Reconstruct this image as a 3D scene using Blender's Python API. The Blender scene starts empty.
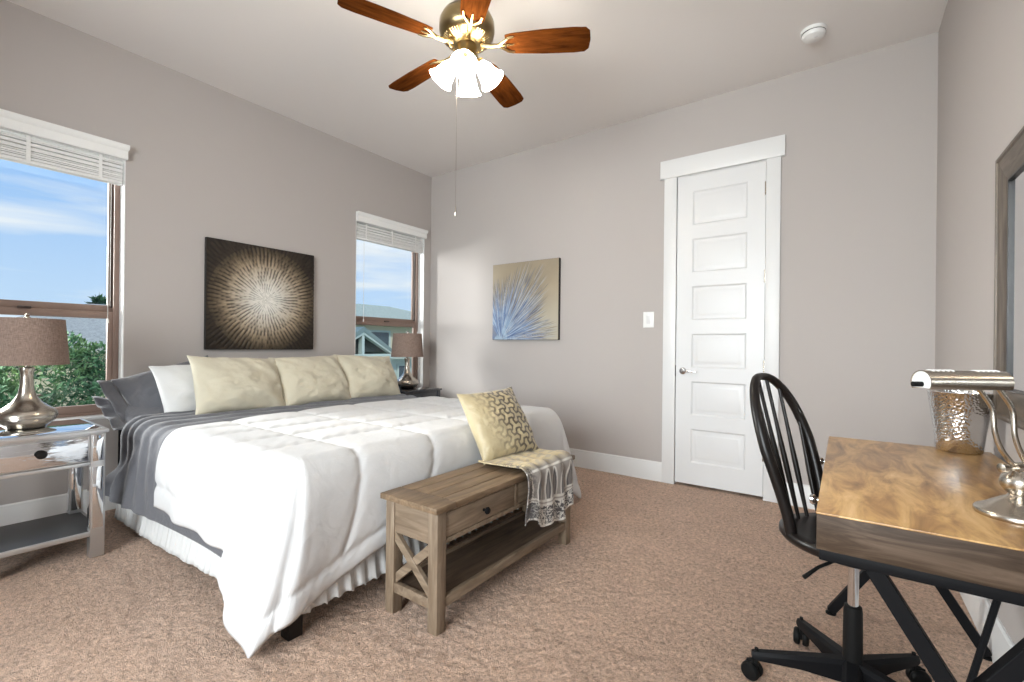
import bpy, bmesh, math, random
import numpy as np
from mathutils import Vector, Matrix
PI = math.pi
scene = bpy.context.scene
COL = scene.collection
rng = np.random.RandomState(7)
random.seed(7)

# ------------------------------------------------------------------ camera
F, YAW, ROLL, YH, CH = 462.08, math.radians(35.6975), math.radians(0.60), 345.82, 1.1016
cam_d = bpy.data.cameras.new('camera')
cam = bpy.data.objects.new('camera', cam_d); COL.objects.link(cam)
r0 = Vector((math.cos(YAW), math.sin(YAW), 0)); fw = Vector((-math.sin(YAW), math.cos(YAW), 0)); u0 = Vector((0, 0, 1))
rr = math.cos(ROLL)*r0 + math.sin(ROLL)*u0; uu = math.cos(ROLL)*u0 - math.sin(ROLL)*r0
cam.matrix_world = Matrix(((rr.x, uu.x, -fw.x, 0), (rr.y, uu.y, -fw.y, 0), (rr.z, uu.z, -fw.z, CH), (0, 0, 0, 1)))
cam_d.sensor_fit = 'HORIZONTAL'; cam_d.sensor_width = 36; cam_d.lens = F/1024*36
cam_d.shift_y = (YH-341)/1024; cam_d.clip_start = 0.02; cam_d.clip_end = 300
scene.camera = cam

# ------------------------------------------------------------------ room numbers
XL, XR, YB, YF, H = -3.911, 0.453, 3.806, -1.5, 3.05
W1, W2, WZ = (0.09, 0.995), (2.79, 3.705), (0.60, 2.41)

# ------------------------------------------------------------------ sky, sun, daylight, exposure
world = bpy.data.worlds.new('sky'); scene.world = world; world.use_nodes = True
wn = world.node_tree.nodes; wl = world.node_tree.links; wn.clear()
w_out = wn.new('ShaderNodeOutputWorld'); w_bg = wn.new('ShaderNodeBackground'); w_bg.inputs[1].default_value = 1.0
w_tc = wn.new('ShaderNodeTexCoord'); w_sep = wn.new('ShaderNodeSeparateXYZ'); wl.new(w_tc.outputs['Generated'], w_sep.inputs[0])
w_rmp = wn.new('ShaderNodeValToRGB'); wl.new(w_sep.outputs[2], w_rmp.inputs[0])
w_rmp.color_ramp.elements[0].position = 0.0; w_rmp.color_ramp.elements[0].color = (.62, .80, 1, 1)
w_rmp.color_ramp.elements[1].position = 0.35; w_rmp.color_ramp.elements[1].color = (.26, .52, .97, 1)
w_map = wn.new('ShaderNodeMapping'); w_map.inputs['Scale'].default_value = (1.6, 1.6, 14); wl.new(w_tc.outputs['Generated'], w_map.inputs[0])
w_noi = wn.new('ShaderNodeTexNoise'); w_noi.inputs['Scale'].default_value = 1.6; w_noi.inputs['Detail'].default_value = 5; w_noi.inputs['Distortion'].default_value = .4
wl.new(w_map.outputs[0], w_noi.inputs[0])
w_r2 = wn.new('ShaderNodeValToRGB'); wl.new(w_noi.outputs[0], w_r2.inputs[0])
w_r2.color_ramp.elements[0].position = .46; w_r2.color_ramp.elements[1].position = .72
w_mix = wn.new('ShaderNodeMixRGB'); w_mix.inputs[2].default_value = (.86, .92, 1, 1)
wl.new(w_r2.outputs[0], w_mix.inputs[0]); wl.new(w_rmp.outputs[0], w_mix.inputs[1]); wl.new(w_mix.outputs[0], w_bg.inputs[0]); wl.new(w_bg.outputs[0], w_out.inputs[0])

def aim(o, d):
    o.rotation_euler = Vector(d).to_track_quat('-Z', 'Y').to_euler()
def area(name, loc, d, sx, sy, e, c):
    l = bpy.data.lights.new(name, 'AREA'); l.shape = 'RECTANGLE'; l.size = sx; l.size_y = sy; l.energy = e; l.color = c
    o = bpy.data.objects.new(name, l); COL.objects.link(o); o.location = loc; aim(o, d); return o
sun_d = bpy.data.lights.new('sun', 'SUN'); sun_d.energy = 2.6; sun_d.angle = .02; sun_d.color = (1, .95, .87)
sun = bpy.data.objects.new('sun', sun_d); COL.objects.link(sun); aim(sun, (-.75, .45, -.75))
# area lamps stand in for the sky outside; the rear one is added fill
area('skylight_left', (-5.4, .55, 4.1), (1, .15, -.85), 2.2, 2.2, 70, (.93, .97, 1))
area('skylight_right', (-5.4, 3.2, 4.1), (1, .05, -.85), 2.2, 2.2, 110, (.93, .97, 1))
area('rear_fill', (-.85, YF-1.7, 1.85), (-.24, 1, .06), 3.2, 2.6, 475, (.96, .985, 1))
area('daylight_side', (-8.0, -1.25, 2.75), (1, .42, -.10), 2.2, 2.6, 1150, (1, .99, .97))
vs = scene.view_settings
vs.view_transform = 'Standard'; vs.look = 'None'; vs.gamma = 1; vs.exposure = 0.02; vs.use_curve_mapping = False

# ------------------------------------------------------------------ materials
def mat(name, col, rough=.6, metal=0.0, spec=None, coat=0, sheen=0, emit=None, es=0):
    m = bpy.data.materials.new(name); m.use_nodes = True
    p = m.node_tree.nodes['Principled BSDF']
    p.inputs['Base Color'].default_value = (*col, 1); p.inputs['Roughness'].default_value = rough; p.inputs['Metallic'].default_value = metal
    if spec is not None: p.inputs['Specular IOR Level'].default_value = spec
    if coat: p.inputs['Coat Weight'].default_value = coat; p.inputs['Coat Roughness'].default_value = .12
    if sheen: p.inputs['Sheen Weight'].default_value = sheen; p.inputs['Sheen Roughness'].default_value = .5
    if emit: p.inputs['Emission Color'].default_value = (*emit, 1); p.inputs['Emission Strength'].default_value = es
    return m
def NT(m): return m.node_tree.nodes, m.node_tree.links, m.node_tree.nodes['Principled BSDF']
def coords(m, scale=(1, 1, 1), kind='Object'):
    n, l, p = NT(m); tc = n.new('ShaderNodeTexCoord'); mp = n.new('ShaderNodeMapping'); mp.inputs['Scale'].default_value = scale
    l.new(tc.outputs[kind], mp.inputs[0]); return mp.outputs[0]
def noise(m, vec, scale, detail=3, dist=0, rough=.5):
    n, l, p = NT(m); t = n.new('ShaderNodeTexNoise'); t.inputs['Scale'].default_value = scale; t.inputs['Detail'].default_value = detail
    t.inputs['Distortion'].default_value = dist; t.inputs['Roughness'].default_value = rough; l.new(vec, t.inputs['Vector']); return t.outputs[0]
def ramp(m, fac, stops):
    n, l, p = NT(m); r = n.new('ShaderNodeValToRGB'); l.new(fac, r.inputs[0]); e = r.color_ramp.elements
    while len(e) < len(stops): e.new(.5)
    for k, (pos, c) in enumerate(stops): e[k].position = pos; e[k].color = (*c, 1)
    return r.outputs[0]
def mixc(m, fac, a, b, mode='MIX'):
    n, l, p = NT(m); x = n.new('ShaderNodeMixRGB'); x.blend_type = mode
    if isinstance(fac, float): x.inputs[0].default_value = fac
    else: l.new(fac, x.inputs[0])
    for k, v in ((1, a), (2, b)):
        if isinstance(v, tuple): x.inputs[k].default_value = (*v, 1)
        else: l.new(v, x.inputs[k])
    return x.outputs[0]
def setcol(m, out): n, l, p = NT(m); l.new(out, p.inputs['Base Color'])
def bump(m, h, strength=.3, dist=.01):
    n, l, p = NT(m); b = n.new('ShaderNodeBump'); b.inputs['Strength'].default_value = strength; b.inputs['Distance'].default_value = dist
    l.new(h, b.inputs['Height']); l.new(b.outputs[0], p.inputs['Normal'])
def attrcol(m):
    n, l, p = NT(m); a = n.new('ShaderNodeVertexColor'); a.layer_name = 'pattern'; l.new(a.outputs[0], p.inputs['Base Color']); return a.outputs[0]

def paint(name, c, rough=.85):
    m = mat(name, c, rough, spec=.25); v = coords(m); bump(m, noise(m, v, 160, 2), .12, .002); return m
M = {}
M['wall'] = paint('greige_wall_paint', (.455, .42, .403))
M['ceiling'] = paint('ceiling_paint', (.80, .765, .745))
M['trim'] = mat('white_trim_paint', (.72, .72, .72), .38)
M['door'] = mat('white_door_paint', (.69, .69, .695), .35)
M['plastic'] = mat('white_plastic', (.82, .82, .81), .35)
m = M['carpet'] = mat('beige_carpet', (.4, .3, .24), 1.0, spec=.05, sheen=.3)
v = coords(m); a = noise(m, v, 62, 4, .4, .75); b = noise(m, v, 260, 2, 0, .6); c = noise(m, coords(m, (1, 2.2, 1)), 2.2, 3, .8)
base = ramp(m, a, [(.34, (.17, .095, .06)), (.46, (.52, .345, .25)), (.57, (.76, .555, .43)), (.70, (.95, .75, .61))])
base = mixc(m, .38, base, ramp(m, b, [(.35, (.28, .17, .12)), (.66, (.98, .76, .60))]))
base = mixc(m, 1.0, base, ramp(m, c, [(.3, (.95, .885, .83)), (.7, (1.10, 1.04, .99))]), 'MULTIPLY')
setcol(m, base); n_, l_, p_ = NT(m)
ad = n_.new('ShaderNodeMath'); ad.operation = 'ADD'; l_.new(a, ad.inputs[0]); l_.new(b, ad.inputs[1]); bump(m, ad.outputs[0], 1.0, .012)

def wood(name, stops, scale=(1, 1, 1), ns=6, rough=.5, coat=0, bumpk=.15, dist=.6):
    m = mat(name, (.3, .2, .1), rough, coat=coat); v = coords(m, scale)
    a = noise(m, v, ns, 6, dist, .62); setcol(m, ramp(m, a, stops)); bump(m, a, bumpk, .003); return m
grey_stops = [(.25, (.105, .072, .046)), (.45, (.175, .125, .083)), (.58, (.225, .167, .115)), (.78, (.30, .235, .17))]
M['bench_y'] = wood('weathered_bench_wood', grey_stops, (9, 1, 9), 4, .55)
M['bench_top'] = wood('brown_bench_top_wood', [(.25, (.085, .052, .028)), (.45, (.16, .105, .06)), (.58, (.215, .145, .088)), (.78, (.29, .21, .135))], (9, 1, 9), 4, .5)
M['bench_z'] = wood('weathered_bench_wood_upright', grey_stops, (9, 9, 1), 4, .55)
M['bench_x'] = wood('weathered_bench_wood_cross', grey_stops, (1, 9, 9), 4, .55)
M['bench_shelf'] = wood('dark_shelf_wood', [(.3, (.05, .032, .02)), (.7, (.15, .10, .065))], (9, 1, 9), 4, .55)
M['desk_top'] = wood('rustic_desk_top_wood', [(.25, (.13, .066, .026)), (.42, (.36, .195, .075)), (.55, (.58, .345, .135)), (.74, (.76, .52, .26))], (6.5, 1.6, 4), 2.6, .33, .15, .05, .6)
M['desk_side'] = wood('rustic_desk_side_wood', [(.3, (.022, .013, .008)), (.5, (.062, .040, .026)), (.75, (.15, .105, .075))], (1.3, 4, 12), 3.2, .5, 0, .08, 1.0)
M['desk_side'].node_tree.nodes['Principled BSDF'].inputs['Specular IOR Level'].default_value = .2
M['blade'] = wood('cherry_blade_wood', [(.3, (.05, .014, .004)), (.55, (.125, .036, .008)), (.8, (.20, .065, .012))], (2, 14, 14), 3, .7, 0, .02)
M['blade'].node_tree.nodes['Principled BSDF'].inputs['Specular IOR Level'].default_value = 0
M['mirror_frame'] = wood('grey_brown_frame_wood', [(.3, (.040, .029, .020)), (.5, (.095, .072, .053)), (.75, (.165, .132, .103))], (12, 12, 1.5), 4, .42)
M['mirror_frame_h'] = wood('grey_brown_frame_wood_rail', [(.3, (.040, .029, .020)), (.5, (.095, .072, .053)), (.75, (.165, .132, .103))], (12, 1.5, 12), 4, .42)
M['black_wood'] = mat('black_lacquered_wood', (.008, .006, .0055), .33, spec=.3)
M['black_metal'] = mat('black_metal', (.007, .007, .008), .5, spec=.10)
M['black_plastic'] = mat('black_plastic', (.007, .007, .007), .5, spec=.14)
M['chrome'] = mat('chrome', (.75, .76, .78), .12, 1)
M['nickel'] = mat('brushed_nickel', (.50, .455, .395), .27, 1)
M['silver'] = mat('silver_leaf_edge', (.60, .60, .60), .3, .85)
M['mirror'] = mat('mirror_glass', (.80, .82, .84), .04, 1)
m = M['antique_mirror'] = mat('antique_mirror_panel', (.72, .74, .77), .08, 1)
bump(m, noise(m, coords(m, (1, 1, 6)), 7, 3, .6), .22, .01)
M['dark_gloss'] = mat('dark_blue_black_gloss', (.022, .025, .034), .16, coat=.6)
M['dark_glass'] = mat('dark_glass_shelf', (.03, .03, .031), .38)
M['brass'] = mat('antique_brass', (.27, .205, .105), .28, 1)
M['brass_light'] = mat('polished_brass', (.70, .53, .27), .22, 1)
m = M['hammered'] = mat('hammered_steel', (.66, .65, .64), .13, 1); n_, l_, p_ = NT(m)
vo = n_.new('ShaderNodeTexVoronoi'); vo.inputs['Scale'].default_value = 120; l_.new(coords(m), vo.inputs['Vector']); bump(m, vo.outputs[0], .6, .003)
M['bronze'] = mat('brown_window_frame', (.235, .16, .128), .45)
M['bronze_dark'] = mat('dark_brown_gasket', (.05, .03, .024), .5)
m = M['glass'] = bpy.data.materials.new('window_glass'); m.use_nodes = True; n_ = m.node_tree.nodes; l_ = m.node_tree.links; n_.clear()
o_ = n_.new('ShaderNodeOutputMaterial'); t_ = n_.new('ShaderNodeBsdfTransparent'); g_ = n_.new('ShaderNodeBsdfGlossy'); g_.inputs['Roughness'].default_value = .01
t_.inputs[0].default_value = (.97, .985, .98, 1); f_ = n_.new('ShaderNodeFresnel'); f_.inputs[0].default_value = 1.3; x_ = n_.new('ShaderNodeMixShader')
l_.new(f_.outputs[0], x_.inputs[0]); l_.new(t_.outputs[0], x_.inputs[1]); l_.new(g_.outputs[0], x_.inputs[2]); l_.new(x_.outputs[0], o_.inputs[0])
M['blind'] = mat('white_blind', (.82, .82, .81), .45)
def fabric(name, c, fine=700, k=.25, sheen=.15, wr=0, wrs=7):
    m = mat(name, c, .92, spec=.15, sheen=sheen); v = coords(m); h = noise(m, v, fine, 2)
    if wr:
        n, l, p = NT(m); w = noise(m, coords(m, (1, 1, 1)), wrs, 3, 1.2); mu = n.new('ShaderNodeMath'); mu.operation = 'MULTIPLY_ADD'
        l.new(w, mu.inputs[0]); mu.inputs[1].default_value = wr; l.new(h, mu.inputs[2]); h = mu.outputs[0]
    bump(m, h, k, .004); return m
M['comforter'] = fabric('white_comforter_cotton', (.63, .63, .635), 500, .25, .1, 5, 9)
M['skirt'] = fabric('white_skirt_cotton', (.64, .64, .635), 500, .1)
M['grey_fabric'] = fabric('slate_grey_cotton', (.128, .130, .145), 600, .35, .25, 6, 11)
M['white_pillow'] = fabric('white_pillow_cotton', (.64, .64, .635), 600, .25, .1, 5, 8)
M['cream_pillow'] = fabric('cream_pillow_cotton', (.555, .51, .40), 600, .28, .15, 6, 7)
m = M['linen'] = mat('brown_linen_shade', (.105, .072, .058), .95, spec=.1)
v = coords(m, (1, 1, 1)); a = noise(m, coords(m, (60, 60, 900)), 1, 2); b = noise(m, coords(m, (500, 500, 25)), 1, 2)
setcol(m, mixc(m, .5, ramp(m, a, [(.3, (.12, .083, .068)), (.7, (.40, .30, .25))]), ramp(m, b, [(.3, (.11, .075, .062)), (.7, (.34, .25, .21))]))); bump(m, a, .2, .002)
M['bulb_glass'] = mat('frosted_lit_glass', (1, .95, .85), .5, emit=(1, .92, .78), es=35)
M['mattress'] = fabric('white_mattress_ticking', (.72, .72, .70), 400, .1)
m = M['painted'] = mat('painted_canvas', (.5, .5, .5), .55); attrcol(m); bump(m, noise(m, coords(m), 300, 2), .15, .002)
m = M['burst'] = mat('metallic_relief_canvas', (.5, .5, .5), .5, 0, .3); h = attrcol(m); bump(m, h, .5, .006)
m = M['throw'] = mat('woven_throw_fabric', (.5, .5, .5), .9, spec=.1, sheen=.2); attrcol(m); bump(m, noise(m, coords(m), 400, 2), .35, .003)
m = M['decor'] = mat('satin_cushion_fabric', (.5, .5, .5), .42, spec=.5, sheen=.2); attrcol(m); bump(m, noise(m, coords(m), 10, 3, 1), .5, .02)
M['canvas_edge'] = mat('black_canvas_edge', (.012, .010, .009), .6)
M['leaf_dark'] = mat('evergreen_foliage', (.03, .09, .035), .7); m = M['leaf_dark']
setcol(m, ramp(m, noise(m, coords(m), 2.2, 4), [(.3, (.008, .040, .022)), (.5, (.025, .095, .038)), (.70, (.10, .19, .055))]))
M['bark'] = mat('brown_bark', (.09, .06, .045), .9)
m = M['leaf_teal'] = mat('blue_green_foliage', (.06, .16, .13), .7)
setcol(m, ramp(m, noise(m, coords(m), 5, 3), [(.35, (.02, .09, .085)), (.65, (.16, .33, .28))]))
M['roof_grey'] = wood('grey_shingle_roof', [(.3, (.24, .245, .235)), (.7, (.46, .465, .44))], (6, 6, 22), 2, .9)
M['roof_green'] = wood('grey_green_shingle_roof', [(.3, (.27, .31, .27)), (.7, (.47, .52, .45))], (6, 6, 22), 2, .9)
M['siding_cream'] = mat('cream_siding', (.55, .50, .36), .8)
M['siding_teal'] = mat('grey_teal_siding', (.16, .22, .215), .7)
M['siding_pale'] = mat('pale_grey_siding', (.50, .58, .56), .7)
M['house_trim'] = mat('pale_house_trim', (.44, .52, .49), .6)
M['house_glass'] = mat('dark_house_window', (.02, .045, .06), .1, coat=.4)
M['grass'] = mat('lawn', (.07, .16, .05), .95)
M['shadow_void'] = mat('dark_porch_shade', (.03, .045, .045), .8)  # shade of the porch front put into a flat dark colour

# ------------------------------------------------------------------ mesh helpers
def BM(): return bmesh.new()
def box(bm, x0, x1, y0, y1, z0, z1, bev=0, seg=2, mtx=None):
    t = bmesh.new(); bmesh.ops.create_cube(t, size=1)
    bmesh.ops.scale(t, vec=(abs(x1-x0), abs(y1-y0), abs(z1-z0)), verts=t.verts); bmesh.ops.translate(t, vec=((x0+x1)/2, (y0+y1)/2, (z0+z1)/2), verts=t.verts)
    if bev: bmesh.ops.bevel(t, geom=t.edges[:], offset=bev, segments=seg, profile=.5, affect='EDGES')
    merge(bm, t, mtx); return bm
def merge(bm, t, mtx=None):
    if mtx is not None: bmesh.ops.transform(t, matrix=mtx, verts=t.verts)
    me = bpy.data.meshes.new('tmp'); t.to_mesh(me); t.free(); bm.from_mesh(me); bpy.data.meshes.remove(me)
def bar(bm, a, b, w, h, bev=.002, up=(0, 0, 1)):
    a, b = Vector(a), Vector(b); d = b-a; L = d.length; z = d.normalized(); x = Vector(up).cross(z)
    if x.length < 1e-4: x = Vector((1, 0, 0)).cross(z)
    x.normalize(); y = z.cross(x)
    m = Matrix(((x.x, y.x, z.x, a.x), (x.y, y.y, z.y, a.y), (x.z, y.z, z.z, a.z), (0, 0, 0, 1)))
    return box(bm, -w/2, w/2, -h/2, h/2, 0, L, bev, 1, m)
def frame_of(z):
    z = Vector(z).normalized(); x = Vector((0, 0, 1)).cross(z)
    if x.length < 1e-4: x = Vector((1, 0, 0))
    x.normalize(); return x, z.cross(x), z
def lathe(bm, prof, n=32, o=(0, 0, 0), d=(0, 0, 1), cap=True):
    o = Vector(o); x, y, z = frame_of(d); rings = []
    for r, h in prof:
        rings.append([bm.verts.new(o+z*h+(x*math.cos(2*PI*k/n)+y*math.sin(2*PI*k/n))*max(r, 1e-4)) for k in range(n)])
    for a, b in zip(rings, rings[1:]):
        for k in range(n): bm.faces.new((a[k], a[(k+1) % n], b[(k+1) % n], b[k]))
    if cap:
        bm.faces.new(rings[0][::-1]); bm.faces.new(rings[-1])
    return bm
def tube(bm, pts, rad, n=10, close=False):
    pts = [Vector(p) for p in pts]; N = len(pts); rings = []; px = None
    for i, p in enumerate(pts):
        if close: t = pts[(i+1) % N]-pts[i-1]
        else: t = pts[min(i+1, N-1)]-pts[max(i-1, 0)]
        t.normalize()
        if px is None: px, _, _ = frame_of(t)
        px = (px-t*px.dot(t)).normalized(); py = t.cross(px); r = rad[i] if isinstance(rad, (list, tuple)) else rad
        rings.append([bm.verts.new(p+(px*math.cos(2*PI*k/n)+py*math.sin(2*PI*k/n))*r) for k in range(n)])
    for i in range(N if close else N-1):
        a, b = rings[i], rings[(i+1) % N]
        for k in range(n): bm.faces.new((a[k], a[(k+1) % n], b[(k+1) % n], b[k]))
    if not close: bm.faces.new(rings[0][::-1]); bm.faces.new(rings[-1])
    return bm
def prism(bm, poly, z0, z1, mtx=None, bev=0):
    t = bmesh.new(); a = [t.verts.new((x, y, z0)) for x, y in poly]; b = [t.verts.new((x, y, z1)) for x, y in poly]; n = len(poly)
    t.faces.new(a[::-1]); t.faces.new(b)
    for k in range(n): t.faces.new((a[k], a[(k+1) % n], b[(k+1) % n], b[k]))
    if bev: bmesh.ops.bevel(t, geom=t.edges[:], offset=bev, segments=2, profile=.5, affect='EDGES')
    merge(bm, t, mtx); return bm
def arr(b, off, n, fn): pass
def obj(name, bm, m, parent=None, angle=40, loc=None):
    bmesh.ops.recalc_face_normals(bm, faces=bm.faces)
    me = bpy.data.meshes.new(name); bm.to_mesh(me); bm.free()
    me.materials.append(m); me.shade_smooth(); me.set_sharp_from_angle(angle=math.radians(angle))
    o = bpy.data.objects.new(name, me); COL.objects.link(o)
    if parent: o.parent = parent
    if loc: o.location = loc
    return o
def gridobj(name, P, m, parent=None, thick=0, offset=0, cols=None, wrap=False, mask=None):
    nu, nv = P.shape[:2]; V = P.reshape(-1, 3); idx = np.arange(nu*nv).reshape(nu, nv)
    f = np.stack([idx[:-1, :-1], idx[1:, :-1], idx[1:, 1:], idx[:-1, 1:]], -1)
    if mask is not None: f = f[mask]
    f = f.reshape(-1, 4)
    me = bpy.data.meshes.new(name); me.from_pydata(V.tolist(), [], f.tolist())
    if mask is not None:
        b = bmesh.new(); b.from_mesh(me); bmesh.ops.delete(b, geom=[v for v in b.verts if not v.link_faces], context='VERTS'); b.to_mesh(me); b.free()
    if cols is not None:
        a = me.color_attributes.new('pattern', 'FLOAT_COLOR', 'POINT'); c = np.ones((len(me.vertices), 4), np.float32); c[:, :3] = cols.reshape(-1, 3); a.data.foreach_set('color', c.ravel())
    me.materials.append(m); me.shade_smooth()
    o = bpy.data.objects.new(name, me); COL.objects.link(o)
    if parent: o.parent = parent
    if thick:
        s = o.modifiers.new('thickness', 'SOLIDIFY'); s.thickness = thick; s.offset = offset
    return o
def tag(o, label, cat, group=None, kind=None):
    if label: o['label'] = label
    if cat: o['category'] = cat
    if group: o['group'] = group
    if kind: o['kind'] = kind
    return o
def thing(name, label, cat, loc=(0, 0, 0), rz=0, group=None):
    o = bpy.data.objects.new(name, None); COL.objects.link(o); o.location = loc; o.rotation_euler = (0, 0, rz); o.empty_display_size = .1
    return tag(o, label, cat, group)
def struct(name, bm, m, parent=None, label=None):
    o = obj(name, bm, m, parent, 30)
    if not parent: o['kind'] = 'structure'
    return o
def copy_tree(o, parent=None):
    c = o.copy(); COL.objects.link(c)
    if parent: c.parent = parent
    for ch in list(o.children): copy_tree(ch, c)
    return c
def hsh(i, j, s): 
    n = (i*374761393+j*668265263+s*974634541) & 0xffffffff; n = ((n ^ (n >> 13))*1274126177) & 0xffffffff
    return ((n ^ (n >> 16)) & 0xffff)/65535.0
def vnoise(x, y, s=0):
    x, y = np.broadcast_arrays(np.asarray(x, float), np.asarray(y, float)); xi = np.floor(x).astype(np.int64); yi = np.floor(y).astype(np.int64); fx = x-xi; fy = y-yi
    fx = fx*fx*(3-2*fx); fy = fy*fy*(3-2*fy)
    return (hsh(xi, yi, s)*(1-fx)+hsh(xi+1, yi, s)*fx)*(1-fy)+(hsh(xi, yi+1, s)*(1-fx)+hsh(xi+1, yi+1, s)*fx)*fy
def fbm(x, y, s=0, o=4): return sum(vnoise(x*2**k, y*2**k, s+k)/2**k for k in range(o))/2
def sstep(a, b, x): t = np.clip((x-a)/(b-a), 0, 1); return t*t*(3-2*t)

# ------------------------------------------------------------------ room shell
T = .16
def hsh0(a): return rng.rand(*a)
gx = np.arange(XL-.01, XR+.012, .0115); gy = np.concatenate([[YF-.01, .2], np.arange(.42, YB+.02, .0115), [YB+.3]])
PX, PY = np.meshgrid(gx, gy, indexing='ij'); n1 = hsh0(PX.shape); n2 = (n1+np.roll(n1, 1, 0)+np.roll(n1, 1, 1)+np.roll(n1, (1, 1), (0, 1)))/4
PZ_ = -.007+.010*(.55*n1+.45*n2); PZ_[:, :2] = -.004; PZ_[:, -1] = -.004
fidx = np.arange(PX.size).reshape(PX.shape); ff = np.stack([fidx[:-1, :-1], fidx[1:, :-1], fidx[1:, 1:], fidx[:-1, 1:]], -1).reshape(-1, 4)
me = bpy.data.meshes.new('floor'); me.from_pydata(np.stack([PX+.006*(hsh0(PX.shape)-.5), PY+.006*(hsh0(PX.shape)-.5), PZ_], -1).reshape(-1, 3).tolist(), [], ff.tolist())
me.materials.append(M['carpet']); me.shade_smooth(); o = bpy.data.objects.new('floor', me); COL.objects.link(o); o['kind'] = 'structure'
b = BM(); box(b, XL-T, XR+T, YF-T, YB+T, H, H+.08); struct('ceiling', b, M['ceiling'])
b = BM()
ys = [YF-T, W1[0], W1[1], W2[0], W2[1], YB+T]
for y0, y1, win in zip(ys, ys[1:], (0, 1, 0, 1, 0)):
    if win: box(b, XL-T, XL, y0, y1, 0, WZ[0]); box(b, XL-T, XL, y0, y1, WZ[1], H)
    else: box(b, XL-T, XL, y0, y1, 0, H)
bmesh.ops.remove_doubles(b, verts=b.verts, dist=1e-5); struct('wall_left', b, M['wall'])
DX0, DX1, DZ = -1.100, -.472, 2.465
b = BM(); box(b, XL, DX0-.015, YB, YB+T, 0, H); box(b, DX1+.015, XR, YB, YB+T, 0, H); box(b, DX0-.015, DX1+.015, YB, YB+T, DZ+.015, H)
struct('wall_back', b, M['wall'])
b = BM(); box(b, XR, XR+T, YF-T, YB+T, 0, H); struct('wall_right', b, M['wall'])
b = BM(); rx0, rx1, rz0, rz1 = -2.3, .30, .30, 2.70  # opening added so the rear fill lamp shines in
box(b, XL, rx0, YF-T, YF, 0, H); box(b, rx1, XR, YF-T, YF, 0, H); box(b, rx0, rx1, YF-T, YF, 0, rz0); box(b, rx0, rx1, YF-T, YF, rz1, H)
struct('wall_front', b, M['wall'])
b = BM(); box(b, DX0-.1, DX1+.1, YB+T, YB+T+.04, 0, H); struct('door_light_stop', b, M['wall'])  # unseen plate added behind the door to stop light leaking in
def baseboard(name, a, c, nrm, hgt=.158):
    b = BM(); a = Vector(a); c = Vector(c); n = Vector(nrm)
    pr = [(0, 0), (.017, 0), (.017, hgt-.03), (.012, hgt-.018), (.012, hgt-.008), (.006, hgt), (0, hgt)]
    r1 = [b.verts.new(a+n*x+Vector((0, 0, z))) for x, z in pr]; r2 = [b.verts.new(c+n*x+Vector((0, 0, z))) for x, z in pr]
    for k in range(len(pr)): b.faces.new((r1[k], r1[(k+1) % 7], r2[(k+1) % 7], r2[k]))
    b.faces.new(r1); b.faces.new(r2); return struct(name, b, M['trim'])
baseboard('baseboard_left', (XL, YF, 0), (XL, YB, 0), (1, 0, 0))
baseboard('baseboard_back', (XL+.017, YB, 0), (-1.203, YB, 0), (0, -1, 0))
baseboard('baseboard_back_right', (-.376, YB, 0), (XR-.017, YB, 0), (0, -1, 0))
baseboard('baseboard_right', (XR, YF, 0), (XR, YB, 0), (-1, 0, 0))
# door casing
b = BM(); yc = YB-.02
box(b, -1.203, DX0-.004, yc, YB, 0, DZ+.01, .002); box(b, DX1+.004, -.376, yc, YB, 0, DZ+.01, .002); box(b, -1.236, -.350, yc-.008, YB, DZ+.01, 2.622, .003)
box(b, DX0-.015, DX0-.004, YB, YB+T, 0, DZ+.012); box(b, DX1+.004, DX1+.015, YB, YB+T, 0, DZ+.012); box(b, DX0-.015, DX1+.015, YB, YB+T, DZ+.004, DZ+.015)
struct('trim_1', b, M['trim'])
# six-panel door, moulded front
def door_mesh():
    b = BM(); x0, x1, z0, z1, y = DX0, DX1, .022, DZ, YB-.004
    px0, px1 = x0+.118, x1-.118; ph, gap = .268, .108; tops = []
    zt = z1-.125
    rows = [(zt-k*(ph+gap)-ph, zt-k*(ph+gap)) for k in range(6)]
    def q(a, c, e, f, ya=y, yb=y): pass
    box(b, x0, x1, y+.012, y+.038, z0, z1)
    box(b, x0, px0, y, y+.012, z0, z1); box(b, px1, x1, y, y+.012, z0, z1)
    edges = [z1]+[v for r in rows for v in (r[1], r[0])]+[z0]
    for k in range(0, len(edges), 2): box(b, px0, px1, y, y+.012, edges[k+1], edges[k])
    for za, zb in rows:      # sunk moulding then a raised field
        rings = []
        for ins, dy in ((0, 0), (.012, .009), (.024, .0095), (.045, .003), (.05, .0025)):
            rings.append([b.verts.new((x, y+dy, z)) for x, z in ((px0+ins, za+ins), (px1-ins, za+ins), (px1-ins, zb-ins), (px0+ins, zb-ins))])
        for r, s in zip(rings, rings[1:]):
            for k in range(4): b.faces.new((r[k], r[(k+1) % 4], s[(k+1) % 4], s[k]))
        b.faces.new(rings[-1])
    return b
dr = struct('door_1', door_mesh(), M['door'])
b = BM(); lathe(b, [(.027, 0), (.027, .006), (.022, .011), (.011, .013), (.010, .042)], 24, (-1.046, YB-.004, .916), (0, -1, 0))
tube(b, [(-1.046, YB-.042, .916), (-1.02, YB-.047, .917), (-.98, YB-.047, .915), (-.935, YB-.044, .912)], [.009, .0085, .007, .006], 10)
obj('door_handle', b, M['chrome'], dr)
for hz in (.28, .92, 1.58, 2.22):
    b = BM(); lathe(b, [(.0065, 0), (.0065, .095)], 10, (DX1+.001, YB-.011, hz)); obj('hinge', b, M['nickel'], dr)
b = BM(); box(b, DX0-.006, DX0-.0005, YB-.008, YB+.01, .87, .96); obj('strike_plate', b, M['black_metal'], dr)

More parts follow.
